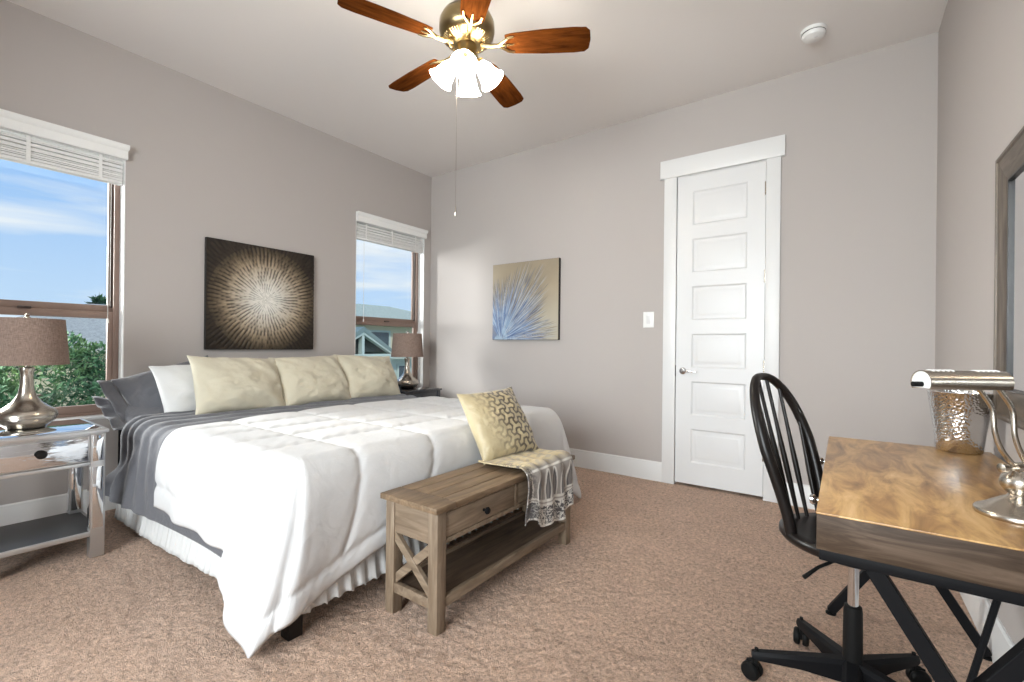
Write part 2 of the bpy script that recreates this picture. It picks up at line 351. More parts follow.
# ------------------------------------------------------------------ windows
def window(name, y0, y1, zm):
    xf = XL-.095; z0, z1 = WZ
    b = BM(); fwid = .036
    for a, c in (((y0, y0+fwid), (z0, z1)), ((y1-fwid, y1), (z0, z1)), ((y0+fwid, y1-fwid), (z0, z0+fwid)), ((y0+fwid, y1-fwid), (z1-fwid, z1))):
        box(b, xf-.06, xf+.012, a[0], a[1], c[0], c[1], .003)
    w = struct(name, b, M['bronze'])
    def sash(nm, x, za, zb, sw, rail_t, rail_b):
        b = BM(); ya, yb = y0+fwid-.002, y1-fwid+.002
        box(b, x-.03, x, ya, ya+sw, za, zb, .003); box(b, x-.03, x, yb-sw, yb, za, zb, .003)
        box(b, x-.03, x, ya+sw, yb-sw, za, za+rail_b, .003); box(b, x-.03, x, ya+sw, yb-sw, zb-rail_t, zb, .003)
        s = obj(nm, b, M['bronze'], w)
        b = BM(); box(b, x-.018, x-.014, ya+sw-.005, yb-sw+.005, za+rail_b-.005, zb-rail_t+.005); obj('pane', b, M['glass'], s)
        return s
    sash('upper_sash', xf-.03, zm-.005, z1-fwid, .022, .03, .05)
    s = sash('lower_sash', xf, z0+fwid, zm+.0, .03, .045, .05)
    b = BM(); box(b, xf, xf+.02, (y0+y1)/2-.03, (y0+y1)/2+.03, zm-.002, zm+.012, .004); obj('sash_lock', b, M['bronze_dark'], s)
    b = BM(); box(b, xf-.03, xf-.012, y1-fwid-.012, y1-fwid+.001, zm+.03, z1-.05); box(b, xf-.03, xf-.012, y0+fwid-.001, y0+fwid+.012, zm+.03, z1-.05); obj('sash_track', b, M['bronze_dark'], w)
    b = BM()
    for a, c in (((y0, y0+.007), (z0, z1)), ((y1-.007, y1), (z0, z1)), ((y0, y1), (z1-.007, z1))): box(b, XL-.083, XL+.001, a[0], a[1], c[0], c[1])
    obj('jamb_lining', b, M['trim'], w)
    b = BM(); box(b, XL-.083, XL+.012, y0+.001, y1-.001, z0, z0+.02, .005); s = obj('window_sill', b, M['trim'], w)
    return w
window('window_1', *W1, 1.30); window('window_2', *W2, 1.345)
b = BM()
for a, c in (((rx0, rx0+.07), (rz0, rz1)), ((rx1-.07, rx1), (rz0, rz1)), ((-1.04, -.96), (rz0, rz1)), ((rx0, rx1), (rz0, rz0+.07)), ((rx0, rx1), (rz1-.07, rz1))): box(b, a[0], a[1], YF-.11, YF-.05, c[0], c[1], .003)
w3 = struct('added_rear_window', b, M['bronze']); b = BM(); box(b, rx0+.05, rx1-.05, YF-.085, YF-.08, rz0+.05, rz1-.05); obj('pane', b, M['glass'], w3)  # made-up glazing behind the camera, added for the rear fill

def blind(y0, y1, label):
    t = thing('window_blind', label, 'blind', (XL, (y0+y1)/2, 2.15), 0, 'raised white window blinds'); L = (y1-y0)
    def R(v): return v-2.15
    b = BM(); pr = [(.004, 2.312), (.030, 2.312), (.034, 2.32), (.034, 2.366), (.044, 2.378), (.050, 2.396), (.050, 2.405), (.004, 2.405)]
    h = L/2+.004
    r1 = [b.verts.new((x, -h-(.006 if x > .04 else 0), R(z))) for x, z in pr]; r2 = [b.verts.new((x, h+(.006 if x > .04 else 0), R(z))) for x, z in pr]
    for k in range(len(pr)): b.faces.new((r1[k], r1[(k+1) % 8], r2[(k+1) % 8], r2[k]))
    b.faces.new(r1); b.faces.new(r2); obj('valance', b, M['blind'], t, 25)
    b = BM(); n = 15
    for k in range(n):
        z = 2.176+k*.0088; j = .004*math.sin(k*2.1); tl = .0025*math.sin(k*1.3)
        for s0 in (0,):
            t2 = bmesh.new(); bmesh.ops.create_cube(t2, size=1); bmesh.ops.scale(t2, vec=(.05, L-.03, .0062), verts=t2.verts)
            merge(b, t2, Matrix.Translation((-.034+j, 0, R(z)))@Matrix.Rotation(.10*math.sin(k*1.9), 4, 'Y'))
    obj('slats', b, M['blind'], t)
    b = BM(); box(b, -.06, -.008, -L/2+.015, L/2-.015, R(2.150), R(2.170), .004); obj('bottom_rail', b, M['blind'], t)
    b = BM(); box(b, -.062, -.008, -L/2+.01, L/2-.01, R(2.312), R(2.40)); obj('headrail', b, M['blind'], t)
    for f in (-.36, 0, .36):
        b = BM(); box(b, -.0085, -.0065, f*L-.009, f*L+.009, R(2.16), R(2.315)); obj('ladder_tape', b, M['blind'], t)
    b = BM(); tube(b, [(-.004, -L/2+.10, R(2.31)), (-.003, -L/2+.10, R(1.75)), (-.003, -L/2+.101, R(1.36))], .0022, 6); lathe(b, [(.001, 0), (.006, .005), (.004, .03), (.001, .035)], 8, (-.003, -L/2+.101, R(1.325))); obj('wand', b, M['blind'], t)
    b = BM(); tube(b, [(-.004, L/2-.085, R(2.31)), (-.003, L/2-.085, R(1.9)), (-.003, L/2-.084, R(1.25))], .0013, 6); lathe(b, [(.001, 0), (.007, .005), (.004, .03), (.001, .035)], 8, (-.003, L/2-.084, R(1.22))); obj('pull_cord', b, M['blind'], t)
    return t
blind(W1[0], W1[1], 'white slatted blind raised over the left window beside the large brushed metal lamp')
blind(W2[0], W2[1], 'white slatted blind raised over the narrow window in the room corner')

# ------------------------------------------------------------------ bed
BX0, BX1, BY0, BY1, BZ = -3.66, -1.66, .925, 2.835, .60
bed = thing('bed', 'king size bed with white ruffled skirt on black metal frame under grey and white bedding', 'bed', ((BX0+BX1)/2, (BY0+BY1)/2, 0))
bl = bed.location.copy()
b = BM(); box(b, BX0-bl.x, BX1-bl.x, BY0-bl.y, BY1-bl.y, .34, BZ, .05, 4); obj('mattress', b, M['mattress'], bed)
b = BM(); box(b, BX0+.02-bl.x, BX1-.02-bl.x, BY0+.02-bl.y, BY1-.02-bl.y, .16, .34, .02, 2); obj('box_spring', b, M['mattress'], bed)
b = BM()
for y in (BY0+.035, BY1-.035, (BY0+BY1)/2): box(b, BX0-.02-bl.x, BX1-.03-bl.x, y-.02-bl.y, y+.02-bl.y, .12, .16, .003)
for x in (BX0+.03, (BX0+BX1)/2, BX1-.06): box(b, x-.02-bl.x, x+.02-bl.x, BY0+.03-bl.y, BY1-.03-bl.y, .125, .155, .003)
for y in (BY0+.02, BY1-.02): box(b, BX0-.035-bl.x, BX0-.015-bl.x, y-.03-bl.y, y+.03-bl.y, .10, .56, .003)
obj('bed_frame', b, M['black_metal'], bed)
for x in (BX0+.05, BX1-.022):
    for y in (BY0+.012, BY1-.012):
        b = BM(); box(b, x-.028-bl.x, x+.028-bl.x, y-.028-bl.y, y+.028-bl.y, 0, .125, .003); obj('leg', b, M['black_wood'], bed)
# gathered skirt on the near side, the foot and the far side
path = []
def seg(p, q, n):
    for k in range(n): path.append(tuple(p[i]+(q[i]-p[i])*k/n for i in (0, 1)))
e = .012
seg((BX0+.01, BY0-e), (BX1-.02, BY0-e), 300)
for k in range(12):
    a = -PI/2+PI/2*k/12; path.append((BX1-.02+.032*math.cos(a), BY0-e+.032+.032*math.sin(a)))
seg((BX1+e, BY0+.02), (BX1+e, BY1-.02), 280)
for k in range(12):
    a = PI/2*k/12; path.append((BX1-.02+.032*math.cos(a), BY1+e-.032+.032*math.sin(a)))
seg((BX1-.02, BY1+e), (BX0+.01, BY1+e), 300)
path = np.array(path); tg = np.gradient(path, axis=0); tg /= np.linalg.norm(tg, axis=1)[:, None]; nr = np.stack([tg[:, 1], -tg[:, 0]], 1)
s = np.concatenate([[0], np.cumsum(np.linalg.norm(np.diff(path, axis=0), axis=1))])
ph = 2*PI*(s/.062+.9*fbm(s/.14, s*0, 3)); amp = .010+.010*fbm(s/.2, s*0+5, 9)
P = np.zeros((len(s), 14, 3))
for j in range(14):
    t = j/13; zb0 = .028+.065*sstep(-3.2, -1.75, path[:, 0]); z = .335-t*(.335-zb0-.010*np.sin(ph+1)*t)
    off = (amp*t**1.3)*(np.sin(ph+.4*t)+.35*np.sin(2.3*ph+1)) + .018*t*t
    xy = path+nr*off[:, None]; P[:, j, 0] = xy[:, 0]-bl.x; P[:, j, 1] = xy[:, 1]-bl.y; P[:, j, 2] = z
gridobj('bed_skirt', P, M['skirt'], bed, .003)

# ------------------------------------------------------------------ cloth relaxer (numpy)
def drape(P, mask, collide, start=None, shear=.45, stiff4=0, steps=220, iters=10, g=.0011, stiff_bend=.25, damp=.97, pin=None):
    nu, nv = P.shape[:2]; X = P.reshape(-1, 3).copy(); V = np.zeros_like(X); idx = np.arange(nu*nv).reshape(nu, nv); ok = mask.reshape(-1)
    cons = []
    def add(a, b, k):
        a = a.ravel(); b = b.ravel(); s = ok[a] & ok[b]; a, b = a[s], b[s]; cons.append((a, b, np.linalg.norm(X[a]-X[b], axis=1), k))
    for p in (0, 1):
        add(idx[p:-1:2, :], idx[p+1::2, :], 1.0); add(idx[:, p:-1:2], idx[:, p+1::2], 1.0)
    for p in (0, 1):
        for a, c in ((idx[p:-1:2, :-1], idx[p+1::2, 1:]), (idx[p:-1:2, 1:], idx[p+1::2, :-1])):
            add(a, c, shear)
    for p in range(4):
        for q0 in (p,):
            if p < 2: pass
    for p in (0, 1, 2, 3):
        i0 = np.arange(nu-2); i0 = i0[(i0//2) % 2 == p//2]; i0 = i0[i0 % 2 == p % 2]; add(idx[i0], idx[i0+2], stiff_bend)
        j0 = np.arange(nv-2); j0 = j0[(j0//2) % 2 == p//2]; j0 = j0[j0 % 2 == p % 2]; add(idx[:, j0], idx[:, j0+2], stiff_bend)
    if stiff4:
        for m4 in (4, 7):
            for p in range(2*m4):
                i0 = np.arange(nu-m4); i0 = i0[i0 % (2*m4) == p]; add(idx[i0], idx[i0+m4], stiff4)
                j0 = np.arange(nv-m4); j0 = j0[j0 % (2*m4) == p]; add(idx[:, j0], idx[:, j0+m4], stiff4)
    if start is not None: X = start.reshape(-1, 3).copy()
    for st in range(steps):
        V[:, 2] -= g; Y = X+V*damp
        for it in range(iters):
            for a, c, L, k in cons:
                d = Y[c]-Y[a]; l = np.sqrt((d*d).sum(1))+1e-9; w = (k*.5*(l-L)/l)[:, None]*d
                Y[a] += w; Y[c] -= w
            if pin is not None: Y[pin] = X[pin]
            if it % 2 == 1: collide(Y, X)
        V = Y-X; sp = np.sqrt((V*V).sum(1)); lim = .02; f = np.minimum(1, lim/(sp+1e-9)); V *= f[:, None]; X = Y
    return X.reshape(nu, nv, 3)
def rbox(Y, X0, lo, hi, r, mar, fric=.5):
    c = (np.array(lo)+hi)/2; hb = (np.array(hi)-lo)/2+mar-r
    q = np.abs(Y-c)-hb; qp = np.maximum(q, 0); out = np.sqrt((qp*qp).sum(1)); ins = np.minimum(q.max(1), 0); d = out+ins-r
    m = d < 0
    if not m.any(): return
    sg = np.sign(Y[m]-c); qm = q[m]; n = np.where(out[m][:, None] > 1e-9, qp[m]/(out[m][:, None]+1e-12), 0)
    am = qm.argmax(1); inside = out[m] <= 1e-9; n[inside, :] = 0; n[np.where(inside)[0], am[inside]] = 1; n *= sg
    Y[m] -= n*d[m][:, None]
    dv = Y[m]-X0[m]; dv -= n*(dv*n).sum(1)[:, None]; Y[m] -= dv*fric
def upsample(P, k):
    nu, nv = P.shape[:2]
    def up(A, n):
        t = np.linspace(0, n-1, (n-1)*k+1); i = np.clip(np.floor(t).astype(int), 0, n-2); f = (t-i)
        i0 = np.clip(i-1, 0, n-1); i2 = i+1; i3 = np.clip(i+2, 0, n-1); f = f.reshape((-1,)+(1,)*(A.ndim-1))
        a, b_, c, d = A[i0], A[i], A[i2], A[i3]
        return .5*((2*b_)+(c-a)*f+(2*a-5*b_+4*c-d)*f*f+(3*b_-a-3*c+d)*f**3)
    P = up(P, nu); P = np.swapaxes(up(np.swapaxes(P, 0, 1), nv), 0, 1); return P
def normals(P):
    a = np.gradient(P, axis=0); b_ = np.gradient(P, axis=1); n = np.cross(a, b_); return n/(np.linalg.norm(n, axis=2)[:, :, None]+1e-12)

def fold_over(P, mar, z):
    a = np.maximum(0, P[:, :, 0]-(BX1+mar)); b_ = np.maximum(0, (BY0-mar)-P[:, :, 1]); c_ = np.maximum(0, P[:, :, 1]-(BY1+mar)); bc = np.maximum(b_, c_); mn = np.minimum(a, bc)
    Q = P.copy(); Q[:, :, 0] = np.minimum(P[:, :, 0], BX1+mar)+.45*mn; Q[:, :, 1] = np.clip(P[:, :, 1], BY0-mar, BY1+mar)+.45*mn*np.where(c_ > 0, 1, -1)
    Q[:, :, 2] = z-np.minimum(.95*np.maximum(a, bc)+.25*mn, z-.03); return Q
MLO, MHI = (BX0, BY0, 0.0), (BX1, BY1, BZ)
# grey blanket
GC = np.array((-3.50, .79, .25))
h = .036; nu = int(2.06/h)+1; nv = int((1.91+.86)/h)+1
u = np.linspace(-3.40, -1.34, nu); v_ = np.linspace(BY0-.42, BY1+.40, nv); U, Vv = np.meshgrid(u, v_, indexing='ij')
mask = ~((U > -1.98) & ((Vv < BY0-.01) | (Vv > BY1+.01))) & ~((U > -1.98) & ((Vv < BY0+.14) | (Vv > BY1-.14)))
P = np.stack([U, Vv+.0*U, np.full_like(U, BZ+.03)+.008*fbm(U*9, Vv*9, 4)], -1)
def col_grey(Y, X):
    rbox(Y, X, MLO, MHI, .07, .028, .45); Y[:, 2] = np.maximum(Y[:, 2], .02)
    Y[0] = X[0]+np.clip(GC-X[0], -.006, .006)      # the head corner lies against the nightstand
P = drape(P, mask, col_grey, fold_over(P, .02, BZ+.02), .45, 0, 130, 12)
P = upsample(P, 3)
er = mask.copy(); mp = np.pad(mask, 1, constant_values=True)
for di in (0, 1, 2):
    for dj in (0, 1, 2): er &= mp[di:di+nu, dj:dj+nv]
mask = er
fm = mask[:-1, :-1] & mask[1:, :-1] & mask[1:, 1:] & mask[:-1, 1:]; fm = np.repeat(np.repeat(fm, 3, 0), 3, 1)
gu = np.linspace(0, 2.06, P.shape[0])[:, None]; gv = np.linspace(0, 2.73, P.shape[1])[None, :]
# soft ridges where the folded-back head end is bunched
head = np.clip(1-gu/.62, 0, 1)**.8
wr = .016*np.sin(2*PI*(gu*8.5+.9*np.sin(gv*2.1)+1.6*fbm(gu*3, gv*2.2, 21)))*head + .010*head*fbm(gu*14, gv*6, 31) + .014*head
Nn = normals(P); Nn *= np.sign(Nn[P.shape[0]//3, P.shape[1]//2, 2]); P = P+Nn*wr[:, :, None]
blk = gridobj('blanket', P, M['grey_fabric'], None, .006, 1, mask=fm)
tag(blk, 'slate grey blanket spread over the mattress beneath the white comforter', 'blanket')

# white comforter: a puffed top, and one continuous fall round three sides whose hem dips to the carpet at the corners
xi, yi0, yi1, ztop = BX1-.045, BY0+.045, BY1-.045, BZ+.054
def head_x(y): return -2.90+.10*sstep(1.5, .95, y)+.03*sstep(1.9, 2.8, y)
HX0, HX1 = float(head_x(yi0)), float(head_x(yi1))
keys = [(0, -2.765, .835, .288), (.35, -2.46, .830, .272), (.68, -2.10, .828, .275), (.86, -1.96, .815, .262), (1.0, -1.90, .782, .205), (1.28, -1.80, .758, .100), (1.5, -1.672, .772, .014), (1.72, -1.615, .815, .075), (2.0, -1.592, .905, .122), (2.12, -1.592, 1.04, .165), (2.24, -1.592, 1.22, .232),
        (2.42, -1.590, 1.55, .275), (2.6, -1.590, 1.88, .265), (2.8, -1.590, 2.3, .285), (2.9, -1.575, 2.52, .235), (3.0, -1.55, 2.70, .17), (3.25, -1.53, 2.85, .09), (3.5, -1.515, 2.985, .016), (3.75, -1.62, 2.985, .10), (4.0, -1.76, 2.955, .20), (4.2, -2.0, 2.93, .262), (4.6, -2.4, 2.925, .27), (5.0, -2.76, 2.925, .28)]
kt = np.array([k[0] for k in keys]); kv = np.array([k[1:] for k in keys])
def hermite(t):
    m = np.gradient(kv, kt, axis=0); i = np.clip(np.searchsorted(kt, t, 'right')-1, 0, len(kt)-2); h_ = kt[i+1]-kt[i]; f = ((t-kt[i])/h_)[:, None]; h_ = h_[:, None]
    return (2*f**3-3*f**2+1)*kv[i]+(f**3-2*f**2+f)*h_*m[i]+(-2*f**3+3*f**2)*kv[i+1]+(f**3-f**2)*h_*m[i+1]
nn = [130, 70, 190, 70, 130]
sv = np.concatenate([k+np.arange(n)/n for k, n in enumerate(nn)]+[[5.0]])
Hm = hermite(sv); leg_ = np.minimum(np.floor(sv), 4); fr = sv-leg_
Ex = np.select([leg_ == 0, leg_ == 4], [HX0+(xi-HX0)*fr, xi+(HX1-xi)*fr], xi); Ey = np.select([leg_ <= 1, leg_ == 2], [yi0, yi0+(yi1-yi0)*fr], yi1)
ang = np.select([leg_ == 0, leg_ == 1, leg_ == 2, leg_ == 3], [-PI/2, -PI/2+PI/2*fr, 0, PI/2*fr], PI/2)
Ein = np.stack([Ex, Ey, np.full_like(Ex, ztop)], 1); Out = np.stack([np.cos(ang), np.sin(ang), 0*ang], 1)
NT_ = 66; tt = np.linspace(0, 1, NT_)[None, :, None]
C1 = Ein+Out*.105; C2 = Ein+Out*.118+(Hm-Ein)*np.array((.12, .12, .38))
Pb = (1-tt)**3*Ein[:, None]+3*(1-tt)**2*tt*C1[:, None]+3*(1-tt)*tt**2*C2[:, None]+tt**3*Hm[:, None]
T2 = np.broadcast_to(tt[:, :, 0], Pb.shape[:2]); S2 = np.broadcast_to(sv[:, None], T2.shape)
arc = np.concatenate([np.zeros((len(sv), 1)), np.cumsum(np.linalg.norm(np.diff(Pb, axis=1), axis=2), 1)], 1); tot = arc[:, -1:]
xl = [-2.66, -2.42, -2.18, -1.94]; yl = [1.20, 1.62, 2.04, 2.46]
def near(v, L): return np.min(np.abs(np.asarray(v)[..., None]-np.array(L)), -1)
# seams of the fall: lines carried over the edge, a hem line all round
col = np.where((leg_ == 0) | (leg_ == 4), near(Ex, xl), np.where(leg_ == 2, near(Ey, yl), .09))
cd = np.where((leg_ == 1) | (leg_ == 3), np.abs(fr-.5)*.9+.03, col)[:, None]+np.where((leg_ == 1) | (leg_ == 3), 1, 0)[:, None]*.2*np.exp(-arc/.10)
hem = np.abs(tot-arc-.105)
cd = np.where(tot-arc < .105, .2, cd)
ridge = np.minimum(np.minimum(cd, hem), np.where((leg_ == 2)[:, None], .12+arc, 9))
edge = np.minimum(tot-arc, np.where((leg_ < 2.5)[:, None], S2*.85, (5-S2)*.85))
def puffy(d, e, w=.020): return .014*(1-np.exp(-d/w))-.010*np.exp(-e/.018)
fold = T2**1.6*.011*np.sin(S2*19+5*fbm(S2*2.5, T2*1.2, 6))+.010*(fbm(S2*7, T2*2.2, 16)-.5)*T2
pk = .0016*np.exp(-ridge/.035)*np.sin(S2*150+T2*30+6*fbm(S2*9, T2*6, 8))
Nb = normals(Pb); sg = np.sign((Nb*np.broadcast_to(Out[:, None], Nb.shape)).sum(2)); sg[sg == 0] = 1; Nb = Nb*sg[:, :, None]
Nb[:, 0] = (0, 0, 1)
Pb = Pb+Nb*(puffy(ridge, edge)+fold+pk)[:, :, None]
benchy = (Pb[:, :, 1] > 1.19) & (Pb[:, :, 1] < 2.38) & (Pb[:, :, 2] < .53); Pb[:, :, 0] = np.where(benchy, np.minimum(Pb[:, :, 0], -1.562), Pb[:, :, 0])
Pb[:, :, 2] = np.maximum(Pb[:, :, 2], .006)
# top sheet shares its rim with the fall
yy = np.concatenate([Ey[leg_ == 2], [yi1]]); fx_ = np.concatenate([fr[leg_ == 0], [1.0]])
Yt, Ft = np.meshgrid(yy, fx_, indexing='ij'); hx_t = head_x(Yt); Xt = hx_t+(xi-hx_t)*Ft
dtop = np.minimum(near(Xt, xl), near(Yt, yl)); etop = Xt-hx_t
rim = np.minimum(np.minimum(Yt-yi0, yi1-Yt), xi-Xt)
Zt = ztop+puffy(dtop, etop)+.020*sstep(0, .25, rim)*(fbm(Xt*3.2, Yt*2.6, 5)-.35)+.0016*np.exp(-dtop/.035)*np.sin(Xt*70+Yt*85+6*fbm(Xt*8, Yt*8, 8))
Pt = np.stack([Xt, Yt, Zt], -1); n0 = nn[0]; n1_ = n0+nn[1]; n2_ = n1_+nn[2]; n3_ = n2_+nn[3]
Pt[0, :, :] = Pb[0:n0+1, 0]; Pt[:, -1, :] = Pb[n1_:n2_+1, 0]; Pt[-1, :, :] = Pb[n3_:, 0][::-1]
for k in list(range(n0, n1_+1)): Pb[k, 0] = Pt[0, -1]
for k in list(range(n2_, n3_+1)): Pb[k, 0] = Pt[-1, -1]
cf = gridobj('comforter', Pb, M['comforter'])
bmx = bmesh.new(); bmx.from_mesh(cf.data); tmp = gridobj('tmp', Pt, M['comforter']); bmx.from_mesh(tmp.data); bpy.data.objects.remove(tmp)
bmesh.ops.remove_doubles(bmx, verts=bmx.verts, dist=2e-5); bmesh.ops.recalc_face_normals(bmx, faces=bmx.faces)
if sum(f.normal.z for f in bmx.faces) < 0: bmesh.ops.reverse_faces(bmx, faces=bmx.faces)
for f in bmx.faces: f.smooth = True
bmx.to_mesh(cf.data); bmx.free()
sm = cf.modifiers.new('thickness', 'SOLIDIFY'); sm.thickness = .018; sm.offset = -1
tag(cf, 'white quilted comforter draped over the bed with one corner touching the carpet', 'comforter')

# ------------------------------------------------------------------ pillows
def pillow_pts(w, hgt, t, n=44, seed=0, wr=.01, sag=.1, pinch=.07):
    u = np.linspace(-1, 1, n); U, V = np.meshgrid(u, u, indexing='ij')
    ex = 1-pinch*(1-np.abs(V)**3)*np.abs(U)**2; ey = 1-pinch*(1-np.abs(U)**3)*np.abs(V)**2
    X = U*w/2*ex; Y = V*hgt/2*ey
    prof = np.clip((1-np.abs(U)**2.4)*(1-np.abs(V)**2.4), 0, 1)**.52
    prof *= 1-sag*V
    nz = fbm(U*2.2+seed, V*2.2, seed, 4)-.5; cr = np.sin(9*(U+.6*V)+7*nz)*np.clip(1-prof, 0, 1)
    Z1 = prof*t/2*(1+.5*nz)+wr*cr*prof; Z2 = -prof*t/2*(1+.4*(fbm(U*2+seed+9, V*2, seed+5)-.5))
    return X, Y, Z1, Z2
def pillow(name, w, hgt, t, m, n=44, seed=0, wr=.01, sag=.1, pinch=.07, cols=None, parent=None, part=None):
    X, Y, Z1, Z2 = pillow_pts(w, hgt, t, n, seed, wr, sag, pinch)
    A = np.stack([X, Y, Z1], -1).reshape(-1, 3); B = np.stack([X, Y, Z2], -1).reshape(-1, 3); idx = np.arange(n*n).reshape(n, n)
    f = np.stack([idx[:-1, :-1], idx[1:, :-1], idx[1:, 1:], idx[:-1, 1:]], -1).reshape(-1, 4); g = f[:, ::-1]+n*n
    me = bpy.data.meshes.new(name); me.from_pydata(np.vstack([A, B]).tolist(), [], f.tolist()+g.tolist())
    if cols is not None:
        a = me.color_attributes.new('pattern', 'FLOAT_COLOR', 'POINT'); c = np.ones((2*n*n, 4), np.float32); cc = cols(X, Y).reshape(-1, 3); c[:n*n, :3] = cc; c[n*n:, :3] = cc; a.data.foreach_set('color', c.ravel())
    bm = bmesh.new(); bm.from_mesh(me); bmesh.ops.remove_doubles(bm, verts=bm.verts, dist=1e-5); bmesh.ops.recalc_face_normals(bm, faces=bm.faces); bm.to_mesh(me); bm.free()
    me.materials.append(m); me.shade_smooth()
    o = bpy.data.objects.new(name, me); COL.objects.link(o)
    return o
def stand(o, c, face, tilt, roll=0):
    """local X across, Y up the pillow, Z out of its face; face = heading of the face, tilt back from vertical"""
    f = Vector((math.cos(face), math.sin(face), 0)); s = Vector((-f.y, f.x, 0)); up = Vector((0, 0, 1))
    y = (up*math.cos(tilt)-f*math.sin(tilt)); z = (f*math.cos(tilt)+up*math.sin(tilt)); x = y.cross(z)
    R = Matrix(((x.x, y.x, z.x), (x.y, y.y, z.y), (x.z, y.z, z.z))).to_4x4()@Matrix.Rotation(roll, 4, 'Z')
    o.matrix_world = Matrix.Translation(c)@R
PZ = BZ+.02
cw, chh = .585, .425
for k, (y, seed, roll, lab) in enumerate(((1.485, 3, -.05, 'cream square pillow in front of the white pillow, nearest the left window'), (2.02, 8, .03, 'cream square pillow in the middle of the three standing in a row'), (2.545, 15, -.04, 'cream square pillow at the far end of the row, nearest the corner window'))):
    o = pillow('pillow', cw, chh, .215, M['cream_pillow'], 60, seed, .022, .14); stand(o, (-3.36, y, PZ+.198), .0, math.radians(28), roll)
    tag(o, lab, 'pillow', 'cream pillows in a row on the bed')
o = pillow('pillow', .62, .40, .19, M['white_pillow'], 44, 22, .012, .1); stand(o, (-3.53, 1.36, PZ+.165), .08, math.radians(30), .03)
tag(o, 'white pillow leaning between the grey pillows and the first cream pillow', 'pillow')
def flange(o, w, hgt, sgn):
    n = 16; P = np.zeros((6, n, 3))
    for i in range(6):
        for j in range(n):
            y = (j/(n-1)-.5)*hgt*(.93+.02*i); P[i, j] = (sgn*(w/2*.94+i*.016), y, .012*math.sin(j*1.3+i*.5)*(i/5)+.004*i)
    gridobj('pillowcase_hem', P, M['grey_fabric'], o, .004)
o = pillow('pillow', .62, .40, .17, M['grey_fabric'], 44, 31, .016, .05); stand(o, (-3.70, 1.235, PZ+.155), -.02, math.radians(34), .30); flange(o, .62, .40, -1)
tag(o, 'slate grey pillow leaning upright against the wall behind the white pillow', 'pillow', 'grey pillows at the head of the bed')
o = pillow('pillow', .64, .42, .15, M['grey_fabric'], 44, 44, .014, .05); stand(o, (-3.66, 1.21, PZ+.045), -.05, math.radians(66), .10); flange(o, .64, .42, -1)
tag(o, 'slate grey pillow slumped flat under the other grey one, beside the mirrored nightstand', 'pillow', 'grey pillows at the head of the bed')

# ------------------------------------------------------------------ bench
bx0, bx1, by0, by1, bh = -1.550, -1.225, 1.235, 2.325, .49
bench = thing('bench', 'weathered brown wooden storage bench with X ends at the foot of the bed', 'bench', ((bx0+bx1)/2, (by0+by1)/2, 0))
hx, hy = (bx1-bx0)/2, (by1-by0)/2
b = BM(); z0, z1 = bh-.024, bh
box(b, -hx, hx, -hy, -hy+.109, z0, z1, .003); box(b, -hx, hx, hy-.109, hy, z0, z1, .003); box(b, -hx+.004, hx-.004, -hy+.1, hy-.1, z0+.001, z1-.012)
bw = 2*hx/4
for k in range(4): box(b, -hx+k*bw+.002, -hx+(k+1)*bw-.002, -hy+.1115, hy-.1115, z0, z1, .003)
obj('bench_top', b, M['bench_top'], bench)
lw = .05; ix, iy = hx-.014, hy-.02
for sx in (-1, 1):
    for sy in (-1, 1):
        b = BM(); box(b, sx*ix, sx*(ix-lw), sy*iy, sy*(iy-lw), 0, z0, .003); obj('leg', b, M['bench_z'], bench)
za = .335
b = BM()
for sy in (-1, 1): box(b, -ix+lw, ix-lw, sy*(iy-.006), sy*(iy-.028), za, z0, .001)
box(b, -ix+.006, -ix+.028, -iy+lw, iy-lw, za, z0, .001)
box(b, ix-.045, ix-.004, -iy+lw, iy-lw, za, za+.018, .001); box(b, ix-.045, ix-.004, -iy+lw, iy-lw, z0-.012, z0, .001); box(b, ix-.045, ix-.004, -.012, .012, za+.018, z0-.012, .001)
box(b, -ix+.03, ix-.05, -iy+lw, iy-lw, za+.01, za+.02)
obj('apron', b, M['bench_x'], bench)
for sy in (-1, 1):
    b = BM(); y0, y1 = sorted((sy*.014, sy*(iy-lw-.003))); box(b, ix-.03, ix-.006, y0, y1, za+.021, z0-.015, .002)
    rings = []
    d = obj('drawer', b, M['bench_y'], bench)
    b = BM(); yc = (y0+y1)/2; zc = (za+z0)/2; lathe(b, [(.006, 0), (.006, .012), (.014, .017), (.016, .023), (.012, .029), (.003, .031)], 16, (ix-.006, yc, zc), (1, 0, 0)); obj('knob', b, M['black_metal'], d)
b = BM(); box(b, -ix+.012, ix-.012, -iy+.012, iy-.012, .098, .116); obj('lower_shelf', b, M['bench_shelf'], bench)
b = BM()
for sx in (-1, 1): box(b, sx*(ix-.004), sx*(ix-.026), -iy+lw, iy-lw, .088, .128, .002)
for sy in (-1, 1): box(b, -ix+lw, ix-lw, sy*(iy-.004), sy*(iy-.026), .088, .128, .002)
obj('shelf_rail', b, M['bench_y'], bench)
for sy in (-1, 1):
    for sz in (0, 1):
        b = BM(); za_, zb_ = (.135, za-.008) if sz else (za-.008, .135)
        yy = sy*(iy-.02)+ (.003 if sz else -.003)
        bar(b, (-ix+lw-.012, yy, za_), (ix-lw+.012, yy, zb_), .022 if sz else .020, .034, .002, (0, 0, 1)); obj('cross_brace', b, M['bench_x'], bench)

